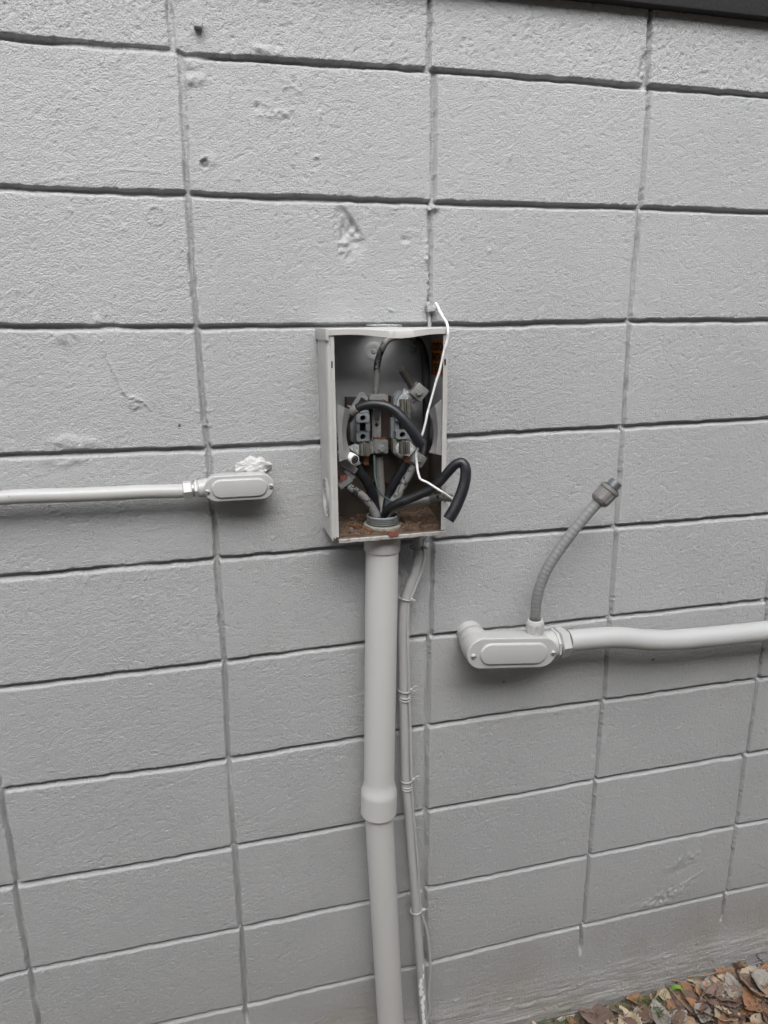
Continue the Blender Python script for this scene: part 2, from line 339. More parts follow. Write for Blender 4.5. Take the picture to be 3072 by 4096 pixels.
def make_wall(parent):
    def axis(a0, f0, f1, a1, fine, coarse):
        return np.concatenate([np.arange(a0, f0, coarse), np.arange(f0, f1, fine), np.arange(f1, a1 + coarse, coarse)])
    xs = axis(-1.9, -.52, 1.50, 3.2, .0021, .008); zs = axis(-2.30, -2.12, .14, .42, .0020, .008)
    X, Z = np.meshgrid(xs, zs)
    H = np.zeros_like(X)
    # wandering lookup so joint edges are uneven
    ex = vn(X, Z, 45) * .0009 + vn(X, Z, 160, off=1) * .0005; ez = vn(X, Z, 40, off=2) * .0010 + vn(X, Z, 170, off=3) * .0006
    row = np.zeros(X.shape, int)
    rec = np.zeros_like(X)
    hz = {}
    for r, P in HJ.items():
        W = [A(*p) for p in P]; px = [p.x for p in W]; pz = [p.z for p in W]
        slope = 0
        zj = np.interp(xs, px, pz)
        hz[r] = zj
        row += (Z < zj[None, :])
        j0, j1 = np.searchsorted(zs, [zj.min() - .03, zj.max() + .03])
        Xs, Zs = X[j0:j1], Z[j0:j1]; X1 = xs[None, :]
        dz = Zs - zj[None, :] + ez[j0:j1]
        wu = .0036 + .0009 * vn(X1, X1 * 0, 9, off=10 + r); wl = .0003 + .0010 * vn(X1, X1 * 0, 13, off=20 + r)
        up = 1 - sstep(wu, wu + .0020, dz); lo = 1 - sstep(wl, wl + .0066, -dz) 
        rec[j0:j1] = np.maximum(rec[j0:j1], np.minimum(up, lo) * (.0112 + .001 * vn(X1, X1 * 0, 14, off=30 + r)))
    for c in range(-5, 9):
        i0, i1 = np.searchsorted(xs, [.4064 * c - .07, .4064 * c + .07])
        if i1 - i0 < 2: continue
        Xc, Zc, rc_, exc = X[:, i0:i1], Z[:, i0:i1], row[:, i0:i1], ex[:, i0:i1]
        Z1 = Zc[:, :1]; wd = .0032 + .0008 * vn(Z1, Z1 * 0, 11, off=50 + c); dp_ = .0122 + .0012 * vn(Z1, Z1 * 0, 18, off=70 + c)
        for r in range(0, 11):
            seg = VJ.get(c, {}).get(r)
            if c == 1 and r == 10: continue
            if seg:
                p, q = A(*seg[0]), A(*seg[1]); t = np.clip((Z1 - q.z) / (p.z - q.z), -.3, 1.3); xj = q.x + (p.x - q.x) * t
                fade = sstep(q.z - .01, q.z + .02, Z1) if r == 10 else 1.0
            else:
                xj = .4064 * c + .004 * math.sin(c * 7 + r * 3.1) + 0 * Z1; fade = 1.0 if r < 10 else 0.0
            dx = np.abs(Xc - xj + exc)
            dep = (1 - sstep(wd + .0003, wd + .0018, dx)) * dp_ * fade
            sub = rec[:, i0:i1]
            rec[:, i0:i1] = np.where(rc_ == r, np.maximum(sub, dep), sub)
    # flush the joints where rows are smeared a little
    rec *= 1 - .55 * sstep(.55, .95, vn(X, Z, 7, off=90)) 
    parge = sstep(-1.90, -1.99, Z + .02 * vn(X, Z * 0, 4, off=5))
    rec *= 1 - parge * sstep(.30, .6, X)
    # block faces
    bid = np.floor(X / .4064) * 13.7 + row * 5.3
    face = vn(bid, bid * 0, 1.0, off=6) * .0007
    tex = vn(X, Z, 130, off=11) * .00012 + vn(X, Z, 240, off=12) * .00020 + vn(X, Z, 18, off=14) * .00022 + vn(X, Z, 3, off=15) * .0010
    rough = 1 + .9 * sstep(-.05, .05, Z) + .3 * sstep(.2, .7, vn(X, Z, 6, off=16))       # coarser at the top course
    H += face + tex * rough
    H -= sstep(.45, .8, vn(X, Z, 230, off=17)) * .0007 * rough                            # pits
    H += sstep(.86, .97, vn(X, Z, 190, off=18)) * .0014                                      # specks
    Hj = H - rec
    Hj = np.where(rec > .001, Hj - (tex * rough) * .35, Hj)
    H = Hj
    def win(x0, x1, z0, z1):
        i = np.searchsorted(xs, [x0, x1]); j = np.searchsorted(zs, [z0, z1]); return slice(j[0], j[1]), slice(i[0], i[1])
    def blob(px, py, rx, rz, h, ang=0., pw=2, nz=0., ns=200, raw=None):
        p = A(px, py) if raw is None else Vector((px, 0, py)); R_ = 2.6 * max(rx, rz)
        w_ = win(p.x - R_, p.x + R_, p.z - R_, p.z + R_); Xw, Zw = X[w_], Z[w_]; dx = Xw - p.x; dz = Zw - p.z
        c, s = math.cos(ang), math.sin(ang); u = (dx * c + dz * s) / rx; v = (-dx * s + dz * c) / rz
        d = np.sqrt(u * u + v * v); k = np.exp(-(d ** pw))
        H[w_] += h * k * (1 + nz * vn(Xw, Zw, ns, off=21))
    def ringf(px, py, r, h, wd=.0012, part=None):
        p = A(px, py); R_ = r + wd * 3; w_ = win(p.x - R_, p.x + R_, p.z - R_, p.z + R_); Xw, Zw = X[w_], Z[w_]
        dx = Xw - p.x; dz = Zw - p.z; d = np.sqrt(dx * dx + dz * dz)
        k = np.exp(-((d - r) / wd) ** 2)
        if part: k = k * (np.cos(np.arctan2(dz, dx) - part[0]) > part[1])
        H[w_] += h * k * (1 + .5 * vn(Xw, Zw, 200, off=22))
    def line(pts, wd, h, nz=.6):
        W = [A(*p) for p in pts]; R_ = wd * 3 + .003
        w_ = win(min(p.x for p in W) - R_, max(p.x for p in W) + R_, min(p.z for p in W) - R_, max(p.z for p in W) + R_); Xw, Zw = X[w_], Z[w_]
        best = np.full(Xw.shape, 9.)
        for a, b in zip(W, W[1:]):
            dx, dz = b.x - a.x, b.z - a.z; L = dx * dx + dz * dz
            t = np.clip(((Xw - a.x) * dx + (Zw - a.z) * dz) / L, 0, 1)
            best = np.minimum(best, np.hypot(Xw - a.x - t * dx + ex[w_] * 1.5, Zw - a.z - t * dz + ez[w_]))
        H[w_] += h * np.exp(-(best / wd) ** 2) * (1 + nz * vn(Xw, Zw, 220, off=23))
    # gouge left of the middle joint (second course)
    d = A(1408, 925); u = (X - d.x); v = (Z - d.z)
    side = sstep(.006, -.002, (u * .80 + v * .62) - .010)
    H -= .0062 * side * np.exp(-((u + .002) / .022) ** 4 - ((v) / .040) ** 4) * (1 + .5 * vn(X, Z, 120, off=24)) * sstep(-.5, .3, vn(X, Z, 60, off=33) + .5)
    blob(1380, 985, .018, .012, .0030, .5, 4, .9, 130)
    line([(1375, 1030), (1412, 995)], .0012, .0022)
    blob(1620, 960, .007, .006, -.0030); blob(1620, 975, .008, .004, .0014, nz=.6)
    blob(1645, 935, .016, .007, .0008, 0, 4, 1, 150)
    blob(818, 657, .0065, .0075, -.0055, 0, 4, .3, 200); ringf(818, 657, .0085, .0018)
    blob(840, 640, .012, .010, .0016, 0, 3, 1, 220)
    ringf(625, 862, .0135, .0016); ringf(620, 858, .0105, .0009, .001); blob(496, 913, .004, .004, .0018)
    ringf(362, 788, .0055, .0014, part=(-PI / 2, -.2)); ringf(236, 445, .005, .0014, part=(PI * .6, 0.1))
    blob(283, 841, .006, .003, .0018, -.7); blob(442, 246, .005, .004, .0013); blob(404, 240, .004, .010, .0014, .3, 2, 1, 260); blob(467, 255, .004, .011, .0014, -.2, 2, 1, 260)
    line([(150, 728), (260, 705), (400, 690), (500, 677), (600, 686), (650, 690)], .0013, .0008)
    line([(918, 350), (908, 450), (915, 540), (925, 585)], .0013, .0013)
    blob(775, 320, .016, .008, .003, .2, 3, .8, 120); blob(760, 255, .014, .008, .003, 0, 3, 1, 140); blob(684, 300, .003, .003, .0015)
    blob(1180, 330, .02, .016, .0009, .4, 3, 1.4, 160); line([(1140, 352), (1170, 342), (1205, 368)], .0016, .002)
    line([(1024, 403), (1045, 405), (1078, 430)], .0015, .0018); blob(1100, 455, .03, .006, .0013, .1, 3, 1.3, 180); blob(1270, 465, .008, .012, .0013, 0, 3, 1.2, 180)
    blob(1028, 428, .004, .004, -.003); blob(1266, 628, .003, .0025, .0035); blob(1090, 205, .03, .006, .003, -.1, 2, 1.2, 90)
    line([(1410, 600), (1437, 615)], .0012, .0012); blob(1958, 1004, .004, .004, .002); blob(2038, 620, .004, .011, .0014, .1, 2, 1, 200)
    blob(1725, 832, .008, .006, .0095, 0, 2, .5, 200); blob(1748, 833, .004, .004, .002)
    # crust in the joint above the box
    for k in range(26):
        t = k / 25; blob(1716 + rng.uniform(-6, 6), 1010 + 195 * t, .0025, .003, rng.uniform(.002, .006), 0, 2, .6, 300)
    blob(1708, 1030, .006, .010, .003, 0, 2, .8, 200); blob(1712, 975, .003, .012, .003, 0, 2, .6, 200)
    # snail trail and star scar, left course 3
    line([(395, 1340), (420, 1410), (437, 1450), (455, 1490), (480, 1545), (500, 1575), (525, 1590), (562, 1603)], .0022, .0016, 1.0)
    line([(490, 1568), (520, 1595), (540, 1583), (562, 1603), (573, 1610), (605, 1640)], .0014, .0019, .5)
    ringf(533, 1620, .006, .0018, .0014); blob(533, 1620, .0025, .0025, .002); blob(548, 1605, .016, .012, .0009, 0, 4, .5, 200)
    blob(390, 1280, .005, .008, .003, .4, 2, .6, 200); blob(270, 1345, .02, .012, .0018, 0, 3, 1, 120); blob(300, 1770, .035, .011, .0024, -.1, 3, .9, 90)
    blob(250, 1840, .03, .010, .0022, 0, 3, 1.1, 100)
    line([(778, 1642), (800, 1646)], .0014, .0016); line([(832, 1646), (858, 1643)], .0014, .0016); blob(825, 1702, .006, .003, .004)
    # hook-shaped relic on the fifth course, small specks under the box
    for (a, b) in ((1183, 2308), (1197, 2316)): ringf(a, b, .003, .0016, .001)
    blob(1402, 2055, .006, .004, .001); line([(1885, 2247), (1903, 2247), (1903, 2257), (1884, 2258)], .001, .0014, .2)
    line([(1560, 1238), (1578, 1246)], .0016, .003)
    # scuffed swelling near the ground at the right
    blob(2740, 3440, .050, .018, .0011, .25, 3, 1.8, 110); blob(2715, 3480, .035, .012, -.0022, .3, 2, .3, 60)
    line([(2680, 3560), (2740, 3530), (2805, 3487)], .0020, .0014, .9); blob(2660, 3590, .09, .022, .0013, .3, 3, 2.0, 130)
    # widened mortar chip top right
    line([(2595, 215), (2575, 255), (2565, 300), (2575, 335)], .0055, -.006, .3)
    # ragged hole behind the left conduit body
    u = (X - .079) / .026; v = (Z + .684) / .024; d = np.hypot(u, v) + .12 * vn(X, Z, 60, off=25)
    H -= .035 * (1 - sstep(.92, 1.05, d))
    # parged base, swelling and streaked
    st = vn(X, Z, 12, 130, off=26) * .0009 + vn(X, Z, 30, 300, off=27) * .0008 + vn(X, Z, 4, 30, off=28) * .0022
    base = sstep(-1.93, -2.07, Z)
    H += parge * st * (.35 + base) + base * .012 + parge * .0015
    H += sstep(.6, .95, vn(X, Z, 120, off=29)) * .0015 * parge
    nx, nz = len(xs), len(zs)
    co = np.empty((nz, nx, 3), np.float32); co[..., 0] = X; co[..., 1] = -H; co[..., 2] = Z
    ridx = np.arange(nx * nz).reshape(nz, nx)
    q = np.stack([ridx[:-1, :-1], ridx[:-1, 1:], ridx[1:, 1:], ridx[1:, :-1]], -1).reshape(-1, 4)
    # closed back: perimeter pulled to y = +0.2
    per = np.concatenate([ridx[0, :], ridx[1:, -1], ridx[-1, -2::-1], ridx[-2:0:-1, 0]])
    pc = co.reshape(-1, 3)[per].copy(); pc[:, 1] = .2
    nb = len(per); base_i = nx * nz
    j = np.arange(nb); k = (j + 1) % nb
    sk = np.stack([per[j], base_i + j, base_i + k, per[k]], -1)
    V = np.concatenate([co.reshape(-1, 3), pc]); F = np.concatenate([q, sk])
    me = bpy.data.meshes.new('wall')
    me.vertices.add(len(V)); me.vertices.foreach_set('co', V.ravel())
    nf = len(F); back = base_i + np.arange(nb)
    me.loops.add(nf * 4 + nb); me.loops.foreach_set('vertex_index', np.concatenate([F.ravel(), back]).astype(np.int32))
    me.polygons.add(nf + 1)
    me.polygons.foreach_set('loop_start', np.concatenate([np.arange(nf) * 4, [nf * 4]]).astype(np.int32))
    me.polygons.foreach_set('use_smooth', np.ones(nf + 1, bool))
    me.update(calc_edges=True)
    me.materials.append(M_wall)
    o = bpy.data.objects.new('wall', me); COL.objects.link(o); o.parent = parent
    return o
bld = thing('block_building', (0, 0, 0), 'grey painted concrete block wall of stacked blocks with recessed mortar joints, behind the meter box', 'building')
make_wall(bld)
sof = join(bx(-1.9, 3.2, -.022, .05, .1215, .285, .003), bx(-1.9, 3.2, -.034, .05, .286, .42, .003))
build('fascia_board', sof, M_soffit, bld)
# rough plaster squeezed out above the left conduit body
bm = bmesh.new(); bmesh.ops.create_icosphere(bm, subdivisions=5, radius=1)
pc_ = A(1012, 1868, .004)
for v in bm.verts:
    n_ = mnoise.noise(v.co * 2.2) * .30 + mnoise.noise(v.co * 6) * .10 + mnoise.noise(v.co * 14) * .03
    f = 1 + n_; v.co = Vector((pc_.x + v.co.x * .029 * f, pc_.y - v.co.y * .0085 * f, pc_.z + v.co.z * .017 * f))
build('plaster_patch', bm, M_plaster, bld)
# small painted lump and the clip over the box belong to the wall
pl = A(793, 98, .006)
bm = join(box(pl, .013, .014, .010, .1, .002), tube([A(785, 84, .0), A(790, 82, .012)], .002, 8, smooth=False))
build('wall_plug', bm, M_wall, bld)

# ------------------------------------------------------------------ ground
def make_ground():
    def ax(a0, b0, b1, a1, fine, nco):
        lo = b0 - np.geomspace(1, abs(a0 - b0) + 1, nco)[::-1] + 1; hi = b1 + np.geomspace(1, abs(a1 - b1) + 1, nco) - 1
        return np.concatenate([lo[:-1], np.arange(b0, b1, fine), hi[1:]])
    xs = ax(-60, .2, 2.4, 60, .008, 24); ys = ax(-60, -1.0, .12, 3, .008, 24)
    bm = bmesh.new(); g = []
    for y in ys: g.append([bm.verts.new((x, y, ground_z(x, y) + .004 * mnoise.noise(Vector((x * 60, y * 60, 1))))) for x in xs])
    for i in range(len(ys) - 1):
        for j in range(len(xs) - 1): bm.faces.new((g[i][j], g[i][j + 1], g[i + 1][j + 1], g[i + 1][j]))
    o = build('ground', bm, M_soilg); tag(o, None, None, kind='structure'); return o
make_ground()
def gpt(px, py):
    z = GZ0
    for _ in range(6):
        p = AZ(px, py, z); z = ground_z(p.x, p.y)
    return AZ(px, py, z)
def G6(x, y): return gpt(2048 + x * .61724, 3072 + y * .61724)

# house added unseen behind the camera to block low sky light from the wall foot
HY = -3.7; HT = 1.85
hn = thing('added_light_blocker', (1, HY, GZ0), 'dark sided house added unseen behind the camera to block low sky light', 'light blocker')
bm = bmesh.new()
for k in range(22):
    z = GZ0 - .1 + k * .2
    vs = [bm.verts.new(q) for q in ((-6, HY, z), (8, HY, z), (8, HY - .02, z + .2), (-6, HY - .02, z + .2))]; bm.faces.new(vs[::-1])
    vs = [bm.verts.new(q) for q in ((-6, HY, z), (8, HY, z), (8, HY - .02, z), (-6, HY - .02, z))]; bm.faces.new(vs)
bm = join(bm, bx(-6, 8, HY - .3, HY - .022, GZ0 - .1, HT - .04))
build('wall', bm, mat('blocker_siding', (.12, .12, .115), .7, var=.1, vscale=5, bump=.2, bscale=40), hn, smooth=False)
build('blocker_roof', join(bx(-6.2, 8.2, HY - .8, HY + .30, HT, HT + .05), bx(-6.2, 8.2, HY + .30, HY + .33, HT - .06, HT + .07)), mat('blocker_shingle', (.06, .06, .06), .9, var=.2), hn, smooth=False)

# spilled paint crusts on the soil along the wall
def crust(pts, name, label):
    P = [G6(*p) for p in pts]
    c = sum(P, Vector()) / len(P); bm = bmesh.new(); rings = []
    dens = catmull(P + [P[0]], 6)[:-1]
    for s, h in ((1.0, .0), (.97, .004), (.75, .006), (.4, .007)):
        rings.append([bm.verts.new(Vector((c.x + (p.x - c.x) * s * (1 + .10 * mnoise.noise(p * 60)), c.y + (p.y - c.y) * s * (1 + .10 * mnoise.noise(p * 50 + Vector((5, 0, 0)))), p.z + .001 + h + .003 * mnoise.noise(p * 90 + Vector((s * 9, 0, 0)))))) for p in dens])
    for a, b in zip(rings, rings[1:]):
        for k in range(len(a)): bm.faces.new((a[k], a[(k + 1) % len(a)], b[(k + 1) % len(a)], b[k]))
    bm.faces.new(rings[-1])
    bmesh.ops.recalc_face_normals(bm, faces=bm.faces)
    o = build(name, bm, M_spill, loc=c); return tag(o, label, 'paint spill')
crust([(270, 1590), (350, 1560), (440, 1553), (470, 1575), (420, 1600), (370, 1630), (300, 1640)], 'paint_crust', 'pale crust of spilled paint on the soil left of the big fan shaped leaf')
crust([(470, 1550), (560, 1530), (650, 1512), (680, 1522), (600, 1545), (520, 1562)], 'paint_crust', 'thin pale strip of spilled paint along the wall foot above the big fan shaped leaf')
crust([(1030, 1395), (1080, 1385), (1110, 1400), (1060, 1425), (1015, 1430)], 'paint_crust', 'small white paint crust at the wall foot under the notch in the wall base')
crust([(1270, 1590), (1290, 1575), (1325, 1600), (1335, 1630), (1300, 1625)], 'paint_crust', 'small white fleck of dried paint between the leaves at the bottom edge')

# leaves -----------------------------------------------------------------
LEAFC = {'tan': (.36, .24, .155), 'rust': (.29, .15, .08), 'dark': (.15, .095, .07), 'plum': (.19, .135, .11), 'pale': (.43, .345, .24), 'grey': (.27, .245, .22)}
LM = {k: mat('dry_leaf_' + k, c, .75, bump=.5, bscale=160, dist=.002, var=.18, vscale=35, col2=tuple(q * .55 for q in c), thr=(.56, .7, 60)) for k, c in LEAFC.items()}
def leaf_mesh(seed, L=.08, W=.05, curl=.5, fold=.3, kind='ovate', teeth=.08):
    r = random.Random(seed); bm = bmesh.new(); n, mcols = 16, 5; rows = []
    for i in range(n + 1):
        t = i / n
        if kind == 'fan': wv = math.sin(PI * min(1, t * .62 + .02) ** .9) * (1 if t < .85 else (1 - (t - .85) * 4.5))
        elif kind == 'lobed': wv = math.sin(PI * t ** .8) * (1 + .45 * math.cos(t * 19))
        else: wv = math.sin(PI * (t * .97 + .015) ** .75)
        wv = max(.02, wv) * (1 + teeth * (1 if i % 2 else -1))
        row = []
        for j in range(-mcols, mcols + 1):
            s = j / mcols; x = s * W / 2 * wv
            y = t * L + abs(s) * L * .05
            z = fold * abs(x) + curl * ((t - .5) ** 2) * L * .9 + curl * x * x * 12
            z += .006 * mnoise.noise(Vector((x * 45 + seed, y * 45, seed * .37))) + .0028 * mnoise.noise(Vector((x * 150, y * 150 + seed, 2)))
            z -= .0012 * math.cos(s * PI * .5) * (abs(s) < .12)
            z += .0007 * math.cos((t * 9 - abs(s) * 3) * 2 * PI) * abs(s)
            row.append(bm.verts.new((x + .05 * W * math.sin(t * 5 + seed), y - L * .45, z)))
        rows.append(row)
    for a, b in zip(rows, rows[1:]):
        for k in range(2 * mcols):
            f = bm.faces.new((a[k], a[k + 1], b[k + 1], b[k]))
    if kind != 'lobed':
        rm = [f for f in bm.faces if mnoise.noise(f.calc_center_median() * 55 + Vector((seed, 3, 0))) > .52]
        bmesh.ops.delete(bm, geom=rm, context='FACES')
    ex = bmesh.ops.solidify(bm, geom=bm.faces[:], thickness=.0005)
    st = tube([(.05 * W * math.sin(seed), -L * .44, .0), (0, -L * .60, .004), (.004, -L * .75, .003)], .0008, 5, 4)
    bm = join(bm, st)
    bmesh.ops.recalc_face_normals(bm, faces=bm.faces)
    me = bpy.data.meshes.new('dry_leaf'); bm.to_mesh(me); bm.free()
    me.polygons.foreach_set('use_smooth', [True] * len(me.polygons))
    return me
LG = 'dry leaves littered at the foot of the wall'
def place_leaf(me, p, rz, rx, ry, s, label):
    o = bpy.data.objects.new('dry_leaf', me); COL.objects.link(o); o.location = p
    o.rotation_euler = (rx, ry, rz); o.scale = (s, s, s)
    return tag(o, label, 'leaf', LG)
# prominent leaves: (x, y in the lower right zoom, size, colour, kind, rz, rx, ry, lift, label)
PROM = [
 (520, 1606, .088, 'plum', 'fan', 2.9, .25, .1, .012, 'large greyish brown fan shaped leaf farthest left on the pale paint crust'),
 (372, 1640, .035, 'rust', 'ovate', .6, .2, .2, .008, 'small orange leaf fragment just left of the big fan shaped leaf'),
 (800, 1512, .050, 'rust', 'ovate', 1.5, .3, -.2, .012, 'small orange brown leaf alone near the wall foot right of the fan shaped leaf'),
 (1112, 1450, .075, 'rust', 'ovate', .3, .5, .2, .018, 'long rust brown leaf standing beside the small white paint crust'),
 (1225, 1384, .085, 'pale', 'ovate', 1.6, .15, -.1, .014, 'pale tan flat leaf lying along the wall foot'),
 (1385, 1375, .070, 'rust', 'ovate', .5, .5, -.3, .026, 'bright rust orange leaf against the wall foot below the dark curled leaf'),
 (1462, 1330, .085, 'tan', 'ovate', 2.7, .9, .2, .035, 'upright brown leaf leaning on the leaves beside the wall'),
 (1535, 1255, .080, 'dark', 'ovate', 1.3, .8, .5, .045, 'dark brown curled leaf topmost against the wall at the right'),
 (1375, 1512, .105, 'plum', 'ovate', 1.5, .25, .15, .026, 'large purplish brown serrated leaf in the middle of the litter'),
 (1440, 1440, .080, 'pale', 'ovate', 1.0, .2, .3, .03, 'pale tan leaf just above the large purplish brown leaf'),
 (1560, 1462, .095, 'tan', 'fan', 2.6, .35, -.2, .035, 'large light tan leaf with ragged edge right of the purplish leaf'),
 (1572, 1570, .105, 'rust', 'ovate', 1.9, .3, -.1, .045, 'broad orange tan leaf near the lower right corner'),
 (1240, 1600, .080, 'rust', 'ovate', .8, .2, .3, .018, 'narrow orange brown leaf left of the large purplish brown leaf, near the bottom edge'),
 (1052, 1592, .050, 'rust', 'ovate', .3, .3, .1, .010, 'small brown leaf among the grass blades near the bottom edge'),
 (1125, 1540, .085, 'dark', 'ovate', .5, .3, -.2, .014, 'dark brown shrivelled leaf below the long rust brown leaf'),
 (1405, 1610, .100, 'dark', 'ovate', 1.2, .2, .2, .030, 'dark reddish brown leaf under the broad orange tan leaf'),
 (1640, 1490, .080, 'grey', 'fan', .4, .4, .1, .045, 'silvery grey leaf at the right picture edge'),
 (1570, 1385, .075, 'tan', 'ovate', 1.9, .3, .4, .04, 'curled tan leaf below the dark topmost leaf'),
 (815, 1640, .075, 'grey', 'ovate', 1.4, .15, .1, .008, 'flat grey leaf at the bottom edge between the soil patches'),
 (1000, 1510, .045, 'pale', 'fan', .2, .2, .2, .012, 'small pale straw leaf between the grass tufts'),
]
for i, (x, y, s, colr, kind, rz, rx, ry, lift, lab) in enumerate(PROM):
    me = leaf_mesh(i + 1, s, s * (.85 if kind == 'fan' else .62), .5, .35, kind); me.materials.append(LM[colr])
    p = G6(x, y); place_leaf(me, p + Vector((0, 0, lift * .42)), rz, rx, ry, 1, lab)
SHORT = ['the big fan shaped leaf', 'the small orange scrap by the pale crust', 'the lone orange brown leaf at the wall foot', 'the long rust brown leaf by the white crust', 'the pale flat leaf along the wall', 'the bright rust orange leaf', 'the upright leaning brown leaf', 'the dark curled topmost leaf', 'the large purplish serrated leaf', 'the pale leaf above the purplish one', 'the large light tan ragged leaf', 'the broad orange tan corner leaf', 'the narrow orange leaf at the bottom edge', 'the small brown leaf in the grass', 'the dark shrivelled leaf', 'the dark reddish brown bottom leaf', 'the silvery grey leaf at the edge', 'the curled tan leaf below the topmost one', 'the flat grey bottom leaf', 'the small pale straw leaf in the grass']
names = {'tan': 'tan', 'rust': 'rust brown', 'dark': 'dark brown', 'plum': 'purplish brown', 'pale': 'pale straw', 'grey': 'greyish'}
LV = {}
for ci, ck in enumerate(LEAFC):
    for k in range(2):
        me = leaf_mesh(40 + ci * 3 + k, .07, .043 + .006 * k, .3 + .6 * k, .3, 'ovate', .07); me.materials.append(LM[ck]); LV[ck, k] = me
def to_px(p):
    d = CR.transposed() @ (p - CAM); return 1536 + FPX * d.x / d.z, 2048 + FPX * d.y / d.z
placed = 0; tries = 0; used_labels = set()
while placed < 105 and tries < 20000:
    tries += 1
    x = rng.uniform(.62, 1.62); y = -abs(rng.gauss(0, .16)) - .022
    dens = 1.0 if x > 1.15 else (.36 if x > 1.0 else .22)
    if rng.random() > dens: continue
    z = ground_z(x, y); pile = .018 * min(1, max(0, (x - 1.0) / .3)) * rng.random()
    ck = rng.choice(list(LEAFC)); k = rng.randrange(2); sc = rng.uniform(.5, 1.15)
    y = min(y, -.03 - .025 * sc)
    p = Vector((x, y, z + .006 + pile)); u, v = to_px(p)
    if u > 3130 or v > 4170: continue
    tx, ty = (u - 2048) / .61724, (v - 3072) / .61724
    near = sorted(range(len(PROM)), key=lambda i: (PROM[i][0] - tx) ** 2 + (PROM[i][1] - ty) ** 2)
    size_ = 'small ' if sc < .72 else ('medium ' if sc < .95 else 'wide ')
    lab = None
    for i in near[:4]:
        dx, dy = tx - PROM[i][0], ty - PROM[i][1]
        dr = ('right of' if dx > 0 else 'left of') if abs(dx) > 2 * abs(dy) else (('below' if dy > 0 else 'above') if abs(dy) > 2 * abs(dx) else ('below and ' if dy > 0 else 'above and ') + ('right of' if dx > 0 else 'left of'))
        L_ = size_ + ('flat ' if k == 0 else 'curled ') + names[ck] + ' leaf ' + dr + ' ' + SHORT[i]
        if L_ not in used_labels and len(L_.split()) <= 16: lab = L_; break
    if not lab: continue
    used_labels.add(lab)
    place_leaf(LV[ck, k], p, rng.uniform(0, 6.28), rng.uniform(-.3, .3), rng.uniform(-.3, .3), sc, lab); placed += 1
# crumbled leaf bits and pebbles: nobody could count them
bm = bmesh.new()
for k in range(3600):
    x = rng.uniform(.5, 2.0); y = -abs(rng.gauss(0, .3)) - .01
    s = rng.uniform(.002, .008) * (1 if rng.random() < .8 else 1.8); z = ground_z(x, y) + rng.uniform(.0, .007)
    a, u, v = frame(Vector((rng.gauss(0, .5), rng.gauss(0, .5), 1)), Vector((rng.gauss(0, 1), rng.gauss(0, 1), 0)))
    p = Vector((x, y, z)); e = rng.uniform(.3, 1)
    vs = [bm.verts.new(p + u * s * c_[0] + v * s * e * c_[1] + a * c_[2] * s * .35) for c_ in ((-1, -.6, 0), (.2, -1, .5), (1, .1, 0), (.3, 1, -.4), (-.7, .7, .6))]
    bm.faces.new(vs).material_index = rng.randrange(4)
tag(build('leaf_litter', bm, [LM['dark'], LM['plum'], LM['tan'], M_soilg]), None, None, kind='stuff')
# grass
bm = bmesh.new()
tufts = [(930, 1560, 90), (860, 1545, 60), (980, 1620, 70), (150, 1645, 50), (90, 1650, 40), (300, 1640, 20), (1330, 1425, 40), (905, 1460, 14), (1250, 1490, 25), (1340, 1650, 26), (610, 1545, 10), (720, 1560, 10), (1480, 1650, 15)]
for (x, y, n_) in tufts:
    for k in range(n_):
        p = G6(x + rng.gauss(0, 30), y + rng.gauss(0, 22))
        if p.y > -.02: p.y = -.02 - rng.random() * .02
        p.z = ground_z(p.x, p.y)
        a = rng.uniform(0, 6.28); h = rng.uniform(.012, .04); ln = rng.uniform(.3, 1.3); wd = rng.uniform(.0006, .0013)
        dv = Vector((math.cos(a), math.sin(a), 0)); sv = Vector((-dv.y, dv.x, 0)) * wd; pts = []
        for t in (0, .4, .75, 1): pts.append((p + dv * h * ln * t * t + Vector((0, 0, h * (t - .35 * t * t))), 1 - t * .92))
        prev = None
        for q, wq in pts:
            cur = (bm.verts.new(q - sv * wq), bm.verts.new(q + sv * wq))
            if prev: bm.faces.new((prev[0], prev[1], cur[1], cur[0]))
            prev = cur
tag(build('grass', bm, M_grass), None, None, kind='stuff')
def blade(pts, wd, m_, name, label, cat):
    P = catmull([G6(x, y) + Vector((0, 0, h)) for x, y, h in pts], 5); bm = bmesh.new(); prev = None; sv0 = None
    for i, p in enumerate(P):
        t = i / (len(P) - 1); d_ = (P[min(i + 1, len(P) - 1)] - P[max(i - 1, 0)]).normalized(); sv = d_.cross(Vector((0, -.3, 1))).normalized() * wd * max(.05, math.sin(PI * min(1, .15 + t * .85)))
        cur = (bm.verts.new(p - sv), bm.verts.new(p + Vector((0, 0, -wd * .3))), bm.verts.new(p + sv))
        if prev: bm.faces.new((prev[0], prev[1], cur[1], cur[0])); bm.faces.new((prev[1], prev[2], cur[2], cur[1]))
        prev = cur
    return tag(build(name, bm, m_, loc=P[0]), label, cat)
blade([(1020, 1485, .02), (1050, 1488, .035), (1085, 1497, .035), (1112, 1515, .02)], .005, mat('bright_blade', (.13, .27, .03), .5, var=.1), 'grass_blade', 'single bright green broad grass blade beside the small white crust', 'grass blade')
TG = 'dry twigs and straws on the litter'
def twig(pts, r, label):
    P = [G6(x, y) + Vector((0, 0, h)) for x, y, h in pts]
    n_ = len(P); bm = tube(P, [r * (1 - .5 * i / n_) for i in range(n_)], 7, 6, wob=.25, seed=len(label))
    return tag(build('twig', bm, M_twig, loc=P[0]), label, 'twig', TG)
twig([(968, 1425, .03), (955, 1475, .025), (920, 1530, .015), (870, 1590, .01)], .0028, 'thick forked pale twig arching down from the wall foot near the grass')
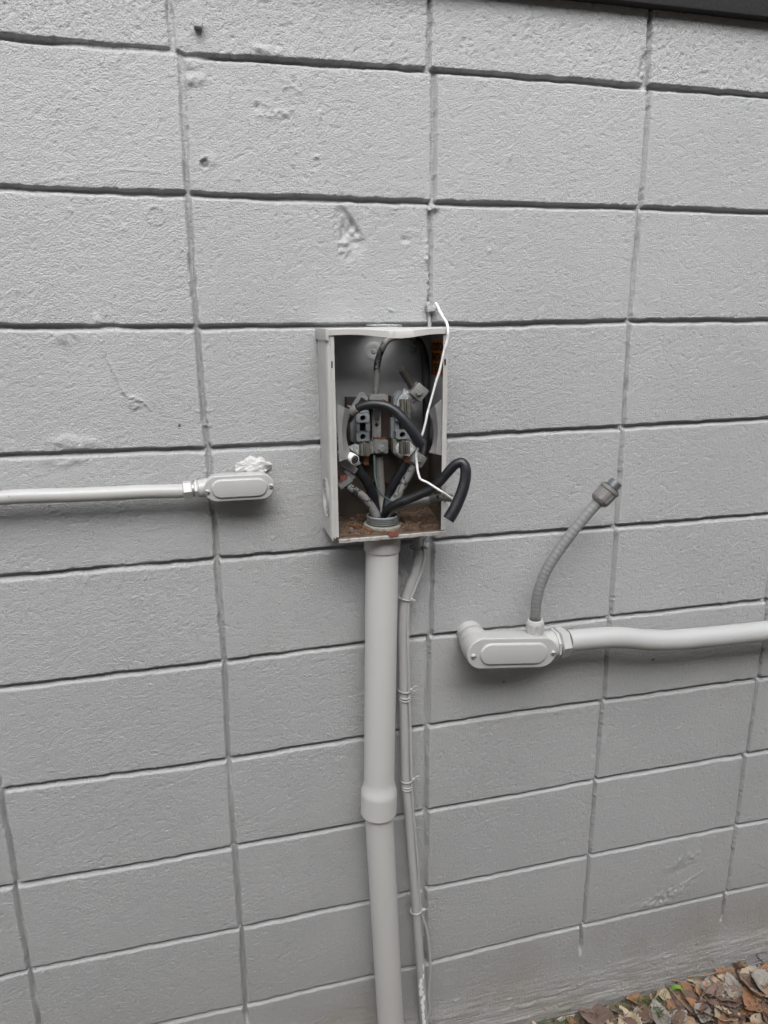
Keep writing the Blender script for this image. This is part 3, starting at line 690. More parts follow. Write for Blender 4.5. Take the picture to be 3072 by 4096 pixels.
twig([(970, 1428, .03), (1040, 1500, .022), (1110, 1570, .018), (1150, 1610, .016)], .0016, 'thin straight stalk running down right from the thick forked twig')
twig([(870, 1560, .012), (790, 1600, .012), (700, 1635, .01), (640, 1656, .01)], .0018, 'thin pale stalk running toward the bottom edge past the flat grey leaf')
twig([(985, 1425, .03), (1060, 1440, .03), (1150, 1460, .03), (1220, 1490, .03)], .0014, 'thin dark stalk lying across the long rust brown leaf')
twig([(1130, 1412, .03), (1260, 1410, .035), (1360, 1400, .045), (1430, 1398, .05)], .0019, 'straw lying level below the pale tan flat leaf')
twig([(60, 1652, .012), (120, 1625, .02), (190, 1612, .02), (250, 1612, .012)], .0016, 'bent straw farthest left at the wall foot')
twig([(1659, 1215, .09), (1610, 1222, .09), (1572, 1228, .085)], .0014, 'pale straw beside the dark topmost leaf at the right edge')
for k in range(5):
    twig([(1659 - k * 3, 1180 + k * 12, .07), (1625 - k * 6, 1110 + k * 14, .11), (1590 + k * 4, 1045 + k * 22, .14)], .0008, ['longest', 'second longest', 'middle', 'short', 'shortest'][k] + ' of the fine dry stems standing against the wall at the right edge')
twig([(1250, 1480, .04), (1235, 1520, .04), (1215, 1565, .03)], .0010, 'fine pale stem crossing left of the large purplish brown leaf')
twig([(1300, 1500, .05), (1260, 1530, .045), (1210, 1555, .03)], .0010, 'fine pale stem crossing the other one left of the purplish leaf')

for px_, py_, lab in ((2613, 2638, 'tiny dark brown dried bug stuck on the wall under the right conduit'), (2015, 2728, 'tiny reddish leaf scrap stuck on the wall under the large elbow fitting'), (717, 1700, 'tiny rust coloured speck on the wall above the left fitting')):
    p_ = A(px_, py_, .0015); bm = tube([p_ + Vector((-.0022, 0, -.003 + .002 * (px_ < 2100))), p_, p_ + Vector((.002, -.0008, .003 - .002 * (px_ < 2100)))], [.0006, .0018, .0008], 8, 4, wob=.4)
    tag(build('wall_speck', bm, M_redtab, loc=p_), lab, 'debris')

# ------------------------------------------------------------------ conduit runs
def stadium(L, H, inset, n=14):
    """outline in local (s,t): s along, t up"""
    r = H / 2 - inset; hl = L / 2 - H / 2; out = []
    for k in range(n + 1): th = -PI / 2 + PI * k / n; out.append((hl + r * math.cos(th), r * math.sin(th)))
    for k in range(n + 1): th = PI / 2 + PI * k / n; out.append((-hl + r * math.cos(th), r * math.sin(th)))
    return out
def stadium_loft(c, ang, L, H, prof):
    """prof: list (d off wall, inset)"""
    bm = bmesh.new(); rings = []
    ca, sa = math.cos(ang), math.sin(ang)
    for d_, ins in prof:
        rings.append([bm.verts.new((c.x + s * ca - t * sa, -d_, c.z + s * sa + t * ca)) for s, t in stadium(L, H, ins)])
    n = len(rings[0])
    for a, b in zip(rings, rings[1:]):
        for k in range(n): bm.faces.new((a[k], a[(k + 1) % n], b[(k + 1) % n], b[k]))
    bm.faces.new(rings[0]); bm.faces.new(rings[-1][::-1])
    bmesh.ops.recalc_face_normals(bm, faces=bm.faces); return bm
def screw(p, r, ang):
    head = lathe([(0, r), (.3 * r, r * .98), (.6 * r, r * .75), (.75 * r, r * .3)], p, (0, -1, 0), 20)
    slot = box(p + Vector((0, -.72 * r, 0)), r * 1.7, r * .25, r * .28, ang)
    setmat(slot, 1); return join(head, slot)
# right run -------------------------------------------------
RD = .09
cl, cr_ = K3(190, 1595, RD), K3(932, 1580, RD)
rc = (cl + cr_) / 2; rang = math.atan2(cr_.z - cl.z, cr_.x - cl.x); RL = (cr_ - cl).length; RH = .0635
run = thing('conduit_run', (rc.x, 0, rc.z), 'thick grey painted conduit with elbow fitting leaving the right edge below the flexible hose', 'conduit')
body = join(stadium_loft(rc, rang, RL * .985, RH * .97, [(.030, .014), (.034, .007), (.042, .002), (.055, 0), (.0835, 0)]))
bo = build('conduit_body', body, M_cast, run)
ux = Vector((math.cos(rang), 0, math.sin(rang)))
le = rc - ux * (RL / 2 - .034)
stub = lathe([(0, .0265), (.020, .0265), (.022, .0285), (.036, .030), (.06, .030)], Vector((.4935, 0.002, -1.0165)), Vector((le.x - .4935, -.06, le.z + 1.0165)), 32)
build('rear_hub', stub, M_cast, run)
pcn = (K3(290, 1594, .09) + K3(852, 1582, .09)) / 2
cov = build('cover', join(stadium_loft(rc, rang, RL, RH, [(.0838, 0), (.0868, 0), (.0880, .0012), (.0881, .003)]), stadium_loft(pcn, rang, RL * .757, RH * .715, [(.0870, 0), (.0884, 0), (.0905, .0014), (.0921, .0024), (.0925, .0040)])), M_cast, run, ang=50)
for s in (-1, 1):
    p = (K3(235, 1607, .0885) if s < 0 else K3(897, 1578, .0885)); build('screw', screw(p, .0052, rang + (.1 if s < 0 else .25)), [M_cast, M_dark], cov)
PD = .058    # conduit axis distance from the wall
e0 = K3(880, 1500, PD)
axis_pts = [K3(940, 1492, PD), K3(1060, 1473, PD), K3(1200, 1468, PD), K3(1400, 1459, PD)]
t5 = lambda x, y, d: A(2048 + x * .61724, 2048 + y * .61724, d)
rp = [t5(395, 832, PD), t5(520, 820, PD), t5(640, 813, PD), t5(740, 816, PD), t5(850, 827, PD), t5(950, 831, PD), t5(1060, 828, PD), t5(1250, 812, PD), t5(1450, 792, PD), t5(1659, 770, PD)]
tail = rp[-1] + (rp[-1] - rp[-2]).normalized() * 1.3
build('pipe', tube([rp[0] + (rp[0] - rp[1]).normalized() * .012] + rp + [rp[-1].lerp(tail, .5), tail], .0222, 28, 8), M_pipe, run)
hubc = rc + ux * (RL / 2 - .03); hubc.y = -PD
d0 = (rp[0] - hubc).normalized()
hub = lathe([(0, .0285), (.036, .0275), (.0365, .0255), (.040, .0255)], hubc, d0, 32)
build('side_hub', hub, M_cast, run)
lk = (rp[0] - hubc).length
build('lock_ring', lathe([(.036, .0285), (.037, .0305), (.0415, .0305), (.0425, .028), (.0465, .0245)], hubc, d0, poly=8), M_cast, run)
build('compression_nut', lathe([(.046, .0245), (.047, .0290), (.048, .0305), (.062, .0305), (.0655, .0285), (.066, .0235)], hubc, d0, poly=6), M_cast, run, ang=25)

# left run --------------------------------------------------
LD = .055
cl, cr_ = K4(1128, 290, LD), K4(1518, 270, LD)
lc = (cl + cr_) / 2; lang = math.atan2(cr_.z - cl.z, cr_.x - cl.x); LL = (cr_ - cl).length; LH = .0445
run = thing('conduit_run', (lc.x, 0, lc.z), 'thin grey painted conduit entering from the left edge and ending in an oval covered fitting', 'conduit')
build('conduit_body', stadium_loft(lc, lang, LL * .985, LH * .97, [(.010, .011), (.013, .005), (.020, .001), (.028, 0), (.0505, 0)]), M_cast, run)
cov = build('cover', join(stadium_loft(lc, lang, LL, LH, [(.0508, 0), (.0530, 0), (.0540, .001), (.0541, .002)]), stadium_loft(lc, lang, LL * .80, LH * .74, [(.0530, 0), (.0545, 0), (.0563, .0011), (.0574, .0018), (.0577, .003)])), M_cast, run, ang=50)
for x, y in ((1147, 300), (1500, 268)): build('screw', screw(K4(x, y, .0545), .0042, .5), [M_cast, M_dark], cov)
PL = .034
ux = Vector((math.cos(lang), 0, math.sin(lang)))
hubc = lc - ux * (LL / 2 - .02); hubc.y = -PL
lp = [K4(990, 296, PL), K4(800, 300, PL), K4(600, 310, PL), K4(400, 318, PL), K4(180, 324, PL), K4(60, 328, PL), K4(0, 334, PL)]
lp += [lp[-1] + Vector((-.3, 0, -.004)), lp[-1] + Vector((-1.3, 0, -.01))]
d0 = (lp[0] - hubc).normalized(); lp.insert(0, hubc + (lp[0] - hubc) * .8)
build('pipe', tube(lp, .01195, 24, 8, wob=.02), M_pipe, run)
build('side_hub', lathe([(0, .0165), (.028, .0155), (.029, .0140), (.031, .0140)], hubc, d0, 28), M_cast, run)
build('lock_ring', lathe([(.030, .0155), (.031, .0172), (.0345, .0172), (.0355, .0150)], hubc, d0, poly=6), M_cast, run, ang=25)
build('neck', lathe([(.035, .0130), (.040, .0130)], hubc, d0, 24), M_alu, run)
build('compression_nut', lathe([(.0395, .0150), (.0405, .0165), (.0530, .0165), (.0545, .0145)], hubc, d0, poly=6), M_cast, run, ang=25)

# flexible conduit ------------------------------------------
fd = lambda t: .058 + .035 * t
fpts = [(750, 1290), (752, 1250), (760, 1150), (787, 1030), (835, 910), (900, 795), (985, 675), (1075, 555), (1178, 430), (1280, 318)]
FP = [K3(x, y, fd(i / 9)) for i, (x, y) in enumerate(fpts)]
fx = thing('flexible_conduit', FP[0], 'short ribbed grey flexible hose with open threaded end, standing on the right conduit fitting', 'hose')
C = catmull(FP, 26)
Rr = [.0104 + .00022 * math.sin(i * .86) for i in range(len(C))]
build('jacket', tube(C, Rr, 28, smooth=False), M_flex, fx)
gb = K3(742, 1425, .058); gdir = (FP[1] - gb).normalized()
def flutes(n, amt, t0, t1):
    def f(th, t):
        return 1 - (amt if (t0 < t < t1 and math.sin(th * n) > .3) else 0)
    return f
Lg = (FP[0] - gb).length
build('lower_gland', lathe([(-.006, .0150), (.000, .0152), (.0035, .0155), (.004, .0170), (.0045, .0178), (.009, .0178), (.0095, .0182), (.0240, .0182), (.0275, .0178), (.033, .0150), (.0345, .0118), (.030, .0105)], gb, gdir, 64, caps=False, mod=flutes(8, .05, .0093, .0242)), M_cast, fx, ang=30)
ub = FP[-1]; udir = (FP[-1] - FP[-2]).normalized()
ug = build('upper_gland', lathe([(-.006, .0105), (-.005, .0120), (-.002, .0160), (.003, .0188), (.007, .0190), (.0235, .0190), (.0240, .0180), (.0250, .0180), (.0255, .0200), (.0315, .0200), (.0325, .0178), (.033, .010)], ub, udir, 64, mod=flutes(8, .055, .0068, .0236)), M_gland, fx, ang=30)
build('thread', lathe([q for i in range(5) for q in ((.0330 + i * .0029, .0112), (.0338 + i * .0029, .0134), (.0350 + i * .0029, .0134), (.0357 + i * .0029, .0112))] + [(.0482, .0122), (.0482, .0095), (.040, .0090)], ub, udir, 32), M_thread, ug, ang=80)
build('seal_ring', lathe([(.0326, .0160), (.0335, .0168), (.0345, .0160)], ub, udir, 32), M_blk, ug)

# ------------------------------------------------------------------ vertical PVC pipe
P_top = Vector((.3000, -.050, -.762)); P_mid = A(1514.5, 3240, .050); P_low = A(1563, 4096, .050); P_bot = P_mid + (P_low - P_mid) * ((-2.12 - P_mid.z) / (P_low.z - P_mid.z))
pv = thing('pvc_pipe', tuple(P_bot), 'wide smooth grey painted pipe running down from under the meter box with a bell joint', 'pipe')
def PP(z): t = (z - P_top.z) / (P_bot.z - P_top.z); return P_top.lerp(P_bot, t)
bt = A(1455, 3136, .05).z; bs = A(1444, 3172, .05).z; bb = A(1515, 3297, .086).z
r0 = .0305
rr = [(-.773, r0), (bt + .022, r0), (bt + .006, r0), (bt, r0 + .0004), ((bt + bs) / 2, r0 + .0028), (bs + .003, r0 + .0047), (bs - .0015, r0 + .0057), (bs - .005, r0 + .0060), (bs - .007, r0 + .0060), (bb + .003, r0 + .0060), (bb + .0012, r0 + .0060), (bb, r0 + .0050), (bb - .0002, r0 + .0048), (bb - .0005, r0 - .001)]
ax_ = (P_mid - P_top).normalized(); al_ = (P_bot - P_mid).normalized()
build('upper_pipe', lathe([((z - P_top.z) / ax_.z, r_) for z, r_ in rr], P_top, ax_, 48, caps=False), M_pvc, pv, ang=24)
build('lower_pipe', lathe([(-.02, r0 - .0016), ((P_bot - P_mid).length, r0 - .0016)], P_mid, al_, 48), M_pvc, pv)
build('collar', lathe([(.004, r0 + .0032), (.044, r0 + .0030), (.0455, r0 + .0022), (.0458, r0 - .0005)], P_top, ax_, 48, caps=False), M_pvc, pv)

# ------------------------------------------------------------------ small conduit, its wire and ties
SD = .024
sp = [(1670, 2150, .0095), (1671, 2190, .0092), (1669, 2250, .0092), (1658, 2300, .0094), (1640, 2345, .0096), (1626, 2385, .0094), (1614, 2430, .0092), (1610, 2490, .0092), (1609, 2556, .0092), (1611, 2660, .0092), (1613, 2782, .0092), (1617, 2950, .0092), (1621, 3114, .0093), (1634, 3256, .0093),
      (1649, 3450, .0093), (1663, 3620, .0093), (1677, 3809, .0096), (1697, 4096, .0100)]
SPt = [A(1670, 2150, SD) + Vector((0, 0, .03))] + [A(x, y, SD) for x, y, r in sp]; SPr = [.0095] + [r for _, _, r in sp]
last = SPt[-1] + (SPt[-1] - SPt[-2]).normalized() * .12; SPt.append(last); SPr.append(.0095)
sc = thing('small_conduit', last, 'thin bent grey painted pipe strapped with a wire, right of the wide smooth pipe', 'conduit')
cut = 17
build('pipe', tube(SPt, SPr, 20, 6), M_pipe, sc)
WD = .030
wp = [(1722, 2125), (1705, 2155), (1693, 2180), (1698, 2230), (1685, 2287), (1664, 2345), (1644, 2395), (1634, 2430), (1631, 2525), (1633, 2651), (1636, 2782), (1641, 2900), (1643, 3003), (1646, 3114), (1651, 3225), (1658, 3304), (1671, 3450), (1677, 3557), (1684, 3645), (1706, 3715), (1718, 3809), (1721, 3888), (1715, 3982), (1718, 4045), (1700, 4090), (1680, 4120)]
WP = [A(x, y, WD if i > 2 else .02 + .004 * i) for i, (x, y) in enumerate(wp)]
gw = build('ground_wire', tube(WP, .0026, 10, 6), M_pipe, loc=WP[-1]); tag(gw, 'thin grey painted wire tied along the right side of the small bent pipe', 'wire')
TIEG = 'cable ties around the small conduit'
for (px, py, tl, lab, big) in ((1664, 2189, .03, 'brownish cable tie nearest the meter box on the small bent pipe', 1), (1614, 2392, .30, 'slanted cable tie at the lower bend of the small pipe', 1), (1615, 2760, .06, 'cable tie on the small pipe between the slanted tie and the coiled tie', .8),
                         (1624, 3118, -.1, 'cable tie with coiled end and extra loops low on the small pipe', .9), (1662, 3640, -.15, 'lowest cable tie on the small pipe where the wire bows away', .9)):
    c = A(px, py, SD) ; u_ = Vector((math.cos(-tl), 0, math.sin(-tl))); v_ = Vector((0, -1, -.08)).normalized()
    cc = c + Vector((.002, 0, 0)); ring = [cc + (u_ * math.cos(k * PI / 12) * .0128 + v_ * math.sin(k * PI / 12) * .0118) for k in range(25)]
    bm = tube(ring, .0015, 8, smooth=False); hp = A(px + 32, py + (6 if tl > .1 else 0), SD + .010)
    bm = join(bm, box(hp, .007, .006, .005, tl, .0008), tube([hp, hp + Vector((.007 * big, -.003, -.002 if tl > 0 else .004))], .0016, 8, smooth=False))
    if 'coiled' in lab:
        bm = join(bm, tube([hp + Vector(q) for q in ((0, -.002, .0), (.004, -.004, .008), (.009, -.004, .009), (.011, -.003, .004), (.009, -.003, .000))], .0014, 8, 5))
        for q in (-.012, -.018): bm = join(bm, tube([cc + Vector((0, 0, q)) + (Vector((1, 0, 0)) * math.cos(k * PI / 12) * .0110 + Vector((0, -1, -.3)) * math.sin(k * PI / 12) * .0108) for k in range(25)], .0016, 8, smooth=False))
    tag(build('cable_tie', bm, M_pipe if py > 2200 else M_nut, loc=c), lab, 'cable tie', TIEG)

# ------------------------------------------------------------------ meter box
X0, X1, ZT, ZB, D = .1985, .4035, -.4130, -.7650, .100
mb = thing('meter_box', ((X0 + X1) / 2, 0, ZB), 'open grey steel electric meter box without cover, full of loose cables', 'meter box')
T = .0014
def sheet(x0, x1, y0, y1, z0, z1, inner):
    b = bx(x0, x1, y0, y1, z0, z1); n = Vector(inner)
    return setmat(b, 1, lambda f: f.normal.dot(n) > .9)
def normals(b): b.normal_update(); return b
parts = []
def sh(*a):
    b = bx(*a[:6]); b.normal_update(); n = Vector(a[6]); parts.append(setmat(b, 1, lambda f: f.normal.dot(n) > .9))
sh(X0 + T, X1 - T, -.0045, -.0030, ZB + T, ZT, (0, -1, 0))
sh(X0, X0 + T, -D, -.002, ZB - .002, ZT, (1, 0, 0))
sh(X1 - T, X1, -D, -.002, ZB, ZT, (-1, 0, 0))
FW = .0112
parts.append(bx(X0 + T, X0 + FW, -D, -D + T, ZB + .004, ZT - .001))            # left front return
parts.append(bx(X0 + FW - T, X0 + FW, -D + T, -D + .006, ZB + .004, ZT - .001))
parts.append(bx(X1 - .0078, X1 - T, -D, -D + T, ZB + .002, ZT - .001))
# long pressed ribs down the left side and return
for xx, yy, rr_ in ((X0 + .0004, -D + .0125, .0017), (X0 + .0004, -D + .0035, .0016), (X0 + .0045, -D + .0003, .0013)):
    parts.append(tube([Vector((xx, yy, ZB + .002)), Vector((xx, yy, ZT - .004))], rr_, 10, smooth=False))
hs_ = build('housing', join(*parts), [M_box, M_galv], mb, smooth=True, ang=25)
# slots and pressed dimples
build('slot', bx(X0 + .0036, X0 + .0078, -D - .0004, -D + .001, ZT - .0605, ZT - .0495), M_dark, hs_, smooth=False)
build('slot', bx(X1 - .0060, X1 - .0030, -D - .0004, -D + .001, ZT - .060, ZT - .050), M_dark, hs_, smooth=False)
for (x, y) in ((650, 345), (1040, 335)):
    p = K1(x, y, .0045)
    dm = lathe([(.0001, .0170), (.0007, .0145), (.0009, .0110), (.0003, .0075), (-.0004, .0045)], Vector((p.x, -.0047, p.z)), (0, -1, 0), 32, caps=False)
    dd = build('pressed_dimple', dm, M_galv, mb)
    build('screw', lathe([(-.0003, .0042), (.001, .0040), (.0022, .003)], Vector((p.x, -.0047, p.z)), (0, -1, 0), 20), M_alu, dd)
oc = K2(700, 590, .005)
op_ = build('back_opening', lathe([(0, .0), (.0004, .0235)], Vector((oc.x, -.0047, oc.z)), (0, -1, 0), 40, caps=False), M_dark, mb, smooth=False)
build('rusty_rim', tube([Vector((oc.x + .0238 * math.cos(t), -.0052, oc.z + .0238 * math.sin(t))) for t in [k * 2 * PI / 40 for k in range(41)]], .0013, 6, smooth=False), M_redtab, op_)
# top cap with skirt bent out of true
bm = bmesh.new(); N = 40; rows = []
for k in range(N + 1):
    t = k / N; x = X0 - .0015 + (X1 - X0 + .0045) * t
    bow = -.0045 * math.exp(-((t - .60) / .20) ** 2) + .0012 * math.sin(t * 9)
    out = .0025 * math.exp(-((t - .62) / .2) ** 2)
    prof = [(-.089, ZT + .0022), (-D - .0010 - out, ZT + .0012 + bow * .5), (-D - .0022 - out, ZT - .0002 + bow * .6), (-D - .0024 - out * 1.2, ZT - .0092 + bow),
            (-D - .0010 - out * 1.2, ZT - .0092 + bow), (-D - .0008 - out, ZT - .0012 + bow * .6), (-.089, ZT + .0008)]
    rows.append([bm.verts.new((x, y, z)) for y, z in prof])
for a, b in zip(rows, rows[1:]):
    n = len(a)
    for k in range(n): bm.faces.new((a[k], a[(k + 1) % n], b[(k + 1) % n], b[k]))
bm.faces.new(rows[0]); bm.faces.new(rows[-1][::-1]); bmesh.ops.recalc_face_normals(bm, faces=bm.faces)
# flat of the cap with its round knockout standing open
tp = bmesh.new(); hc = Vector((.305, -.046)); hr = .0300; xa, xb, ya, yb = X0 - .0015, X1 + .003, -.0892, -.001; NN = 48; q1 = []
for k in range(NN):
    th = 2 * PI * (k + .5) / NN; c_, s_ = math.cos(th), math.sin(th)
    tt = min(((xb - hc.x) / c_) if c_ > 0 else ((xa - hc.x) / c_), ((yb - hc.y) / s_) if s_ > 0 else ((ya - hc.y) / s_))
    q1.append([tp.verts.new((hc.x + c_ * r_, hc.y + s_ * r_, z_)) for r_, z_ in ((tt, ZT + .0022), (hr + .004, ZT + .0022), (hr + .0012, ZT + .0034), (hr, ZT + .0034), (hr, ZT + .0008), (tt, ZT + .0008))])
for a, b in zip(q1, q1[1:] + q1[:1]):
    for k in range(5): tp.faces.new((a[k], a[k + 1], b[k + 1], b[k]))
for cx_, cy_ in ((xa, ya), (xa, yb), (xb, ya), (xb, yb)):
    near2 = sorted(q1, key=lambda v: (v[0].co.x - cx_) ** 2 + (v[0].co.y - cy_) ** 2)[:2]
    for li, z_ in ((0, ZT + .0022), (5, ZT + .0008)): tp.faces.new((near2[0][li], near2[1][li], tp.verts.new((cx_, cy_, z_))))
bmesh.ops.recalc_face_normals(tp, faces=tp.faces)
bm = join(bm, tp)
capm = join(bm, bx(X0 - .0030, X0 - .0014, -D - .0026, -.001, ZT - .0165, ZT + .0016, .0005), bx(X0 - .0030, X0 + .0018, -D - .0045, -D - .0026, ZT - .0165, ZT + .0010, .0004), bx(X1 + .0016, X1 + .0032, -D - .0022, -.002, ZT - .0120, ZT + .0016, .0004))
cap = build('top_cap', capm, M_box, mb, ang=30)
kr = Vector((.307, -.046, ZT + .0052))
build('lifted_rim', tube([kr + Vector((.030 * math.cos(t), .030 * math.sin(t), .0006 + .0012 * math.cos(t + 2))) for t in [k * 2 * PI / 40 for k in range(41)]], .0008, 6, smooth=False), M_whiteox, cap)
# floor and bottom lip
fl = build('floor', bx(X0 + T, X1 - T, -D + .001, -.0045, ZB, ZB + T), M_rustfloor, mb, smooth=False)
bm = bmesh.new(); rows = []
for k in range(31):
    t = k / 30; x = X0 + .0105 + (X1 - X0 - .009) * t; wv = .0006 * mnoise.noise(Vector((x * 60, 0, 4))) + .0005 * mnoise.noise(Vector((x * 200, 0, 4)))
    pr = [(-D + .003, ZB + .0002), (-D - .0016, ZB + .0001 + wv), (-D - .0022, ZB - .0008 + wv), (-D - .0022, ZB - .0062 + wv * 2), (-D - .0010, ZB - .0062 + wv * 2), (-D - .0008, ZB - .0014), (-D + .003, ZB - .0014)]
    rows.append([bm.verts.new((x, y, z)) for y, z in pr])
for a, b in zip(rows, rows[1:]):
    n = len(a)
    for k in range(n): bm.faces.new((a[k], a[(k + 1) % n], b[(k + 1) % n], b[k]))
bm.faces.new(rows[0]); bm.faces.new(rows[-1][::-1]); bmesh.ops.recalc_face_normals(bm, faces=bm.faces)
build('bottom_lip', bm, M_lip, mb, ang=30)
tabp = kp([(780, 965), (882, 962), (890, 990), (878, 1010), (850, 1003), (830, 1017), (800, 1012), (790, 998), (800, 990), (782, 990)], K2, D + .0036)
build('rusty_latch_tab', prism(tabp, D + .0024, D + .0040), M_redtab, mb, smooth=False)
# knockouts on the left side and inner right wall
kc = Vector((X0 - .0002, -.050, -.7010)); 
for k, r_ in enumerate((.0335, .0245, .0155)):
    build('knockout_ring', tube([kc + Vector((0, -.0 + r_ * math.cos(t), r_ * math.sin(t))) for t in [q * 2 * PI / 48 for q in range(49)]], .0012, 6, smooth=False), M_box, hs_)
kc = Vector((X1 - T - .0004, -.052, -.703))
for k, r_ in enumerate((.026, .018)):
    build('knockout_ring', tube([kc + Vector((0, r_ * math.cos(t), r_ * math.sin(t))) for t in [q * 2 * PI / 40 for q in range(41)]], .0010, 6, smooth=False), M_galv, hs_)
# ring support wings
def wing(side):
    """sheet wing dished in toward the round opening"""
    cx, cy = 806, 1118; n = 30
    a0, a1 = (math.radians(149), math.radians(213)) if side < 0 else (math.radians(30), math.radians(-27))
    bm = bmesh.new(); rows = []
    for i in range(n + 1):
        u = i / n; t = a0 + (a1 - a0) * u
        if side < 0: ox, oy = 304 + 20 * u, 842 + 550 * u
        else: ox, oy = 1297, 795 + 535 * u
        ix, iy = cx + 415 * math.cos(t), cy - 415 * math.sin(t) * .98
        row = []
        for (f, d_) in ((0, .0972), (.42, .0975), (.50, .0972), (.58, .0950), (.70, .0910), (.85, .0865), (1.0, .0830)):
            row.append(bm.verts.new(K1(ox + (ix - ox) * f, oy + (iy - oy) * f, d_)))
        rows.append(row)
    for p, q in zip(rows, rows[1:]):
        for k in range(len(p) - 1): bm.faces.new((p[k], p[k + 1], q[k + 1], q[k]))
    bmesh.ops.solidify(bm, geom=bm.faces[:], thickness=.0012)
    bmesh.ops.recalc_face_normals(bm, faces=bm.faces)
    build('ring_bracket', bm, M_alu_br, mb, ang=35)
M_alu_br = mat('bracket_steel', (.47, .47, .465), .38, .15, var=.08, vscale=60, bump=.1, bscale=120)
wing(-1); wing(1)
# sticker on the inner right wall with its lettering
SX = X1 - T - .0006
y_l = -.020; y_r = -.094
zt_ = K1(1200, 222, .02).z
stk = bmesh.new(); g = []
for i in range(9):
    yy = y_l + (y_r - y_l) * i / 8; g.append((stk.verts.new((SX + .0001 * (i % 2), yy, -.4330 + .0008 * math.sin(i * 2))), stk.verts.new((SX, yy, -.4925 + .0010 * math.sin(i * 1.7 + 1)))))
for a, b in zip(g, g[1:]): stk.faces.new((a[0], b[0], b[1], a[1]))
bmesh.ops.solidify(stk, geom=stk.faces[:], thickness=.0003)
stick = build('sticker', stk, M_orange, mb, smooth=False)
def text_mesh(txt, size, org, sx=1.0):
    cu = bpy.data.curves.new('t', 'FONT'); cu.body = txt; cu.size = size; cu.offset = size * .03; cu.extrude = .00012
    o = bpy.data.objects.new('t', cu); COL.objects.link(o)
    dg = bpy.context.evaluated_depsgraph_get(); me = bpy.data.meshes.new_from_object(o.evaluated_get(dg))
    bm = bmesh.new(); bm.from_mesh(me); bpy.data.meshes.remove(me); bpy.data.objects.remove(o); bpy.data.curves.remove(cu)
    # local x -> -Y (away from the wall), local y -> +Z, faces -X
    M = Matrix(((0, 0, -1, org[0]), (-sx, 0, 0, org[1]), (0, 1, 0, org[2]), (0, 0, 0, 1)))
    bmesh.ops.transform(bm, matrix=M, verts=bm.verts); return bm
for txt, zz, yo in (('CUSTOM', -.4500, -.026), ('INSTALL', -.4680, -.027), ('SERVI', -.4862, -.036)):
    build('lettering', text_mesh(txt, .0185, (SX - .0006, yo, zz), .82), M_ink, stick, smooth=False)

# terminal assemblies -----------------------------------------
def jaw(x, y, w_, h_, d_, K, parent):
    """two folded spring leaves"""
    bms = []
    for s in (-1, 1):
        c = K(x + s * w_ * .26, y, d_); ww = w_ * .42 * .000180; hh = h_ * .000180
        pts = []
        for k in range(9):
            th = PI * k / 8; pts.append((c.x + s * (ww * .5) * math.cos(th) * .9, -(d_ - .010 + .010 * math.sin(th)) ))
        bm = bmesh.new(); prev = None
        for (px_, py_) in pts:
            cur = [bm.verts.new((px_, py_, c.z - hh / 2)), bm.verts.new((px_, py_, c.z + hh / 2)), bm.verts.new((px_ - s * .0, py_ + .0013, c.z + hh / 2)), bm.verts.new((px_, py_ + .0013, c.z - hh / 2))]
            if prev:
                for k in range(4): bm.faces.new((prev[k], prev[(k + 1) % 4], cur[(k + 1) % 4], cur[k]))
            prev = cur
        bmesh.ops.recalc_face_normals(bm, faces=bm.faces); bms.append(bm)
        bms.append(bx(c.x - s * .004 - .0007, c.x - s * .004 + .0007, -d_ + .001, -d_ + .022, c.z - hh / 2, c.z + hh / 2, .0003))
    return build('jaw', join(*bms), M_jaw, parent, ang=50)
def hexbolt(p, r, parent, m_=None):
    return build('bolt', join(lathe([(0, r * 1.25), (.001, r * 1.25)], p, (0, -1, 0), 24), lathe([(.001, r), (.0035, r), (.0045, r * .85)], p, (0, -1, 0), poly=6)), m_ or M_alu, parent, ang=20)
base_d = .030
mbase = build('phenolic_base', join(prism(kp([(402, 785), (600, 785), (600, 1260), (402, 1230)], K1, .03), .006, .028), prism(kp([(610, 772), (845, 772), (1000, 900), (1000, 1260), (610, 1260)], K1, .03), .006, .024)), M_brown, mb, smooth=False)
# left terminal block
tb = build('terminal_block', join(prism(kp([(470, 905), (610, 905), (615, 1235), (470, 1235)], K1, .040), .012, .040, .001), prism(kp([(432, 985), (485, 985), (485, 1190), (450, 1210), (432, 1190)], K1, .034), .012, .034, .001),
                                  block_hole(K1(550, 978, .052), .0235, .0155, .022, .0052, .012), block_hole(K1(550, 1155, .052), .0235, .0155, .022, .0052, .012),
                                  prism(kp([(490, 905), (605, 905), (605, 932), (490, 932)], K1, .048), .03, .048, .001), bx(K1(487, 1060, .046).x, K1(514, 1060, .046).x, -.050, -.03, K1(500, 1105, .05).z, K1(500, 1020, .05).z), bx(K1(572, 1060, .046).x, K1(612, 1060, .046).x, -.050, -.03, K1(500, 1105, .05).z, K1(500, 1020, .05).z)), [M_insul, M_dark], mb, ang=30)
build('square_hole', prism(kp([(514, 1025), (572, 1025), (572, 1095), (514, 1095)], K1, .0405), .039, .0408), M_dark, tb, smooth=False)
build('foot_plate', prism(kp([(470, 1225), (630, 1225), (640, 1310), (610, 1330), (520, 1335), (455, 1300), (410, 1255)], K1, .046), .040, .046, .001), M_whiteox, tb, ang=30)
jaw(575, 186, 108, 125, .074, K2, tb)
build('rusty_spring_tab', prism(kp([(557, 250), (600, 250), (605, 332), (560, 330)], K2, .058), .0565, .058), M_rust, tb, smooth=False)
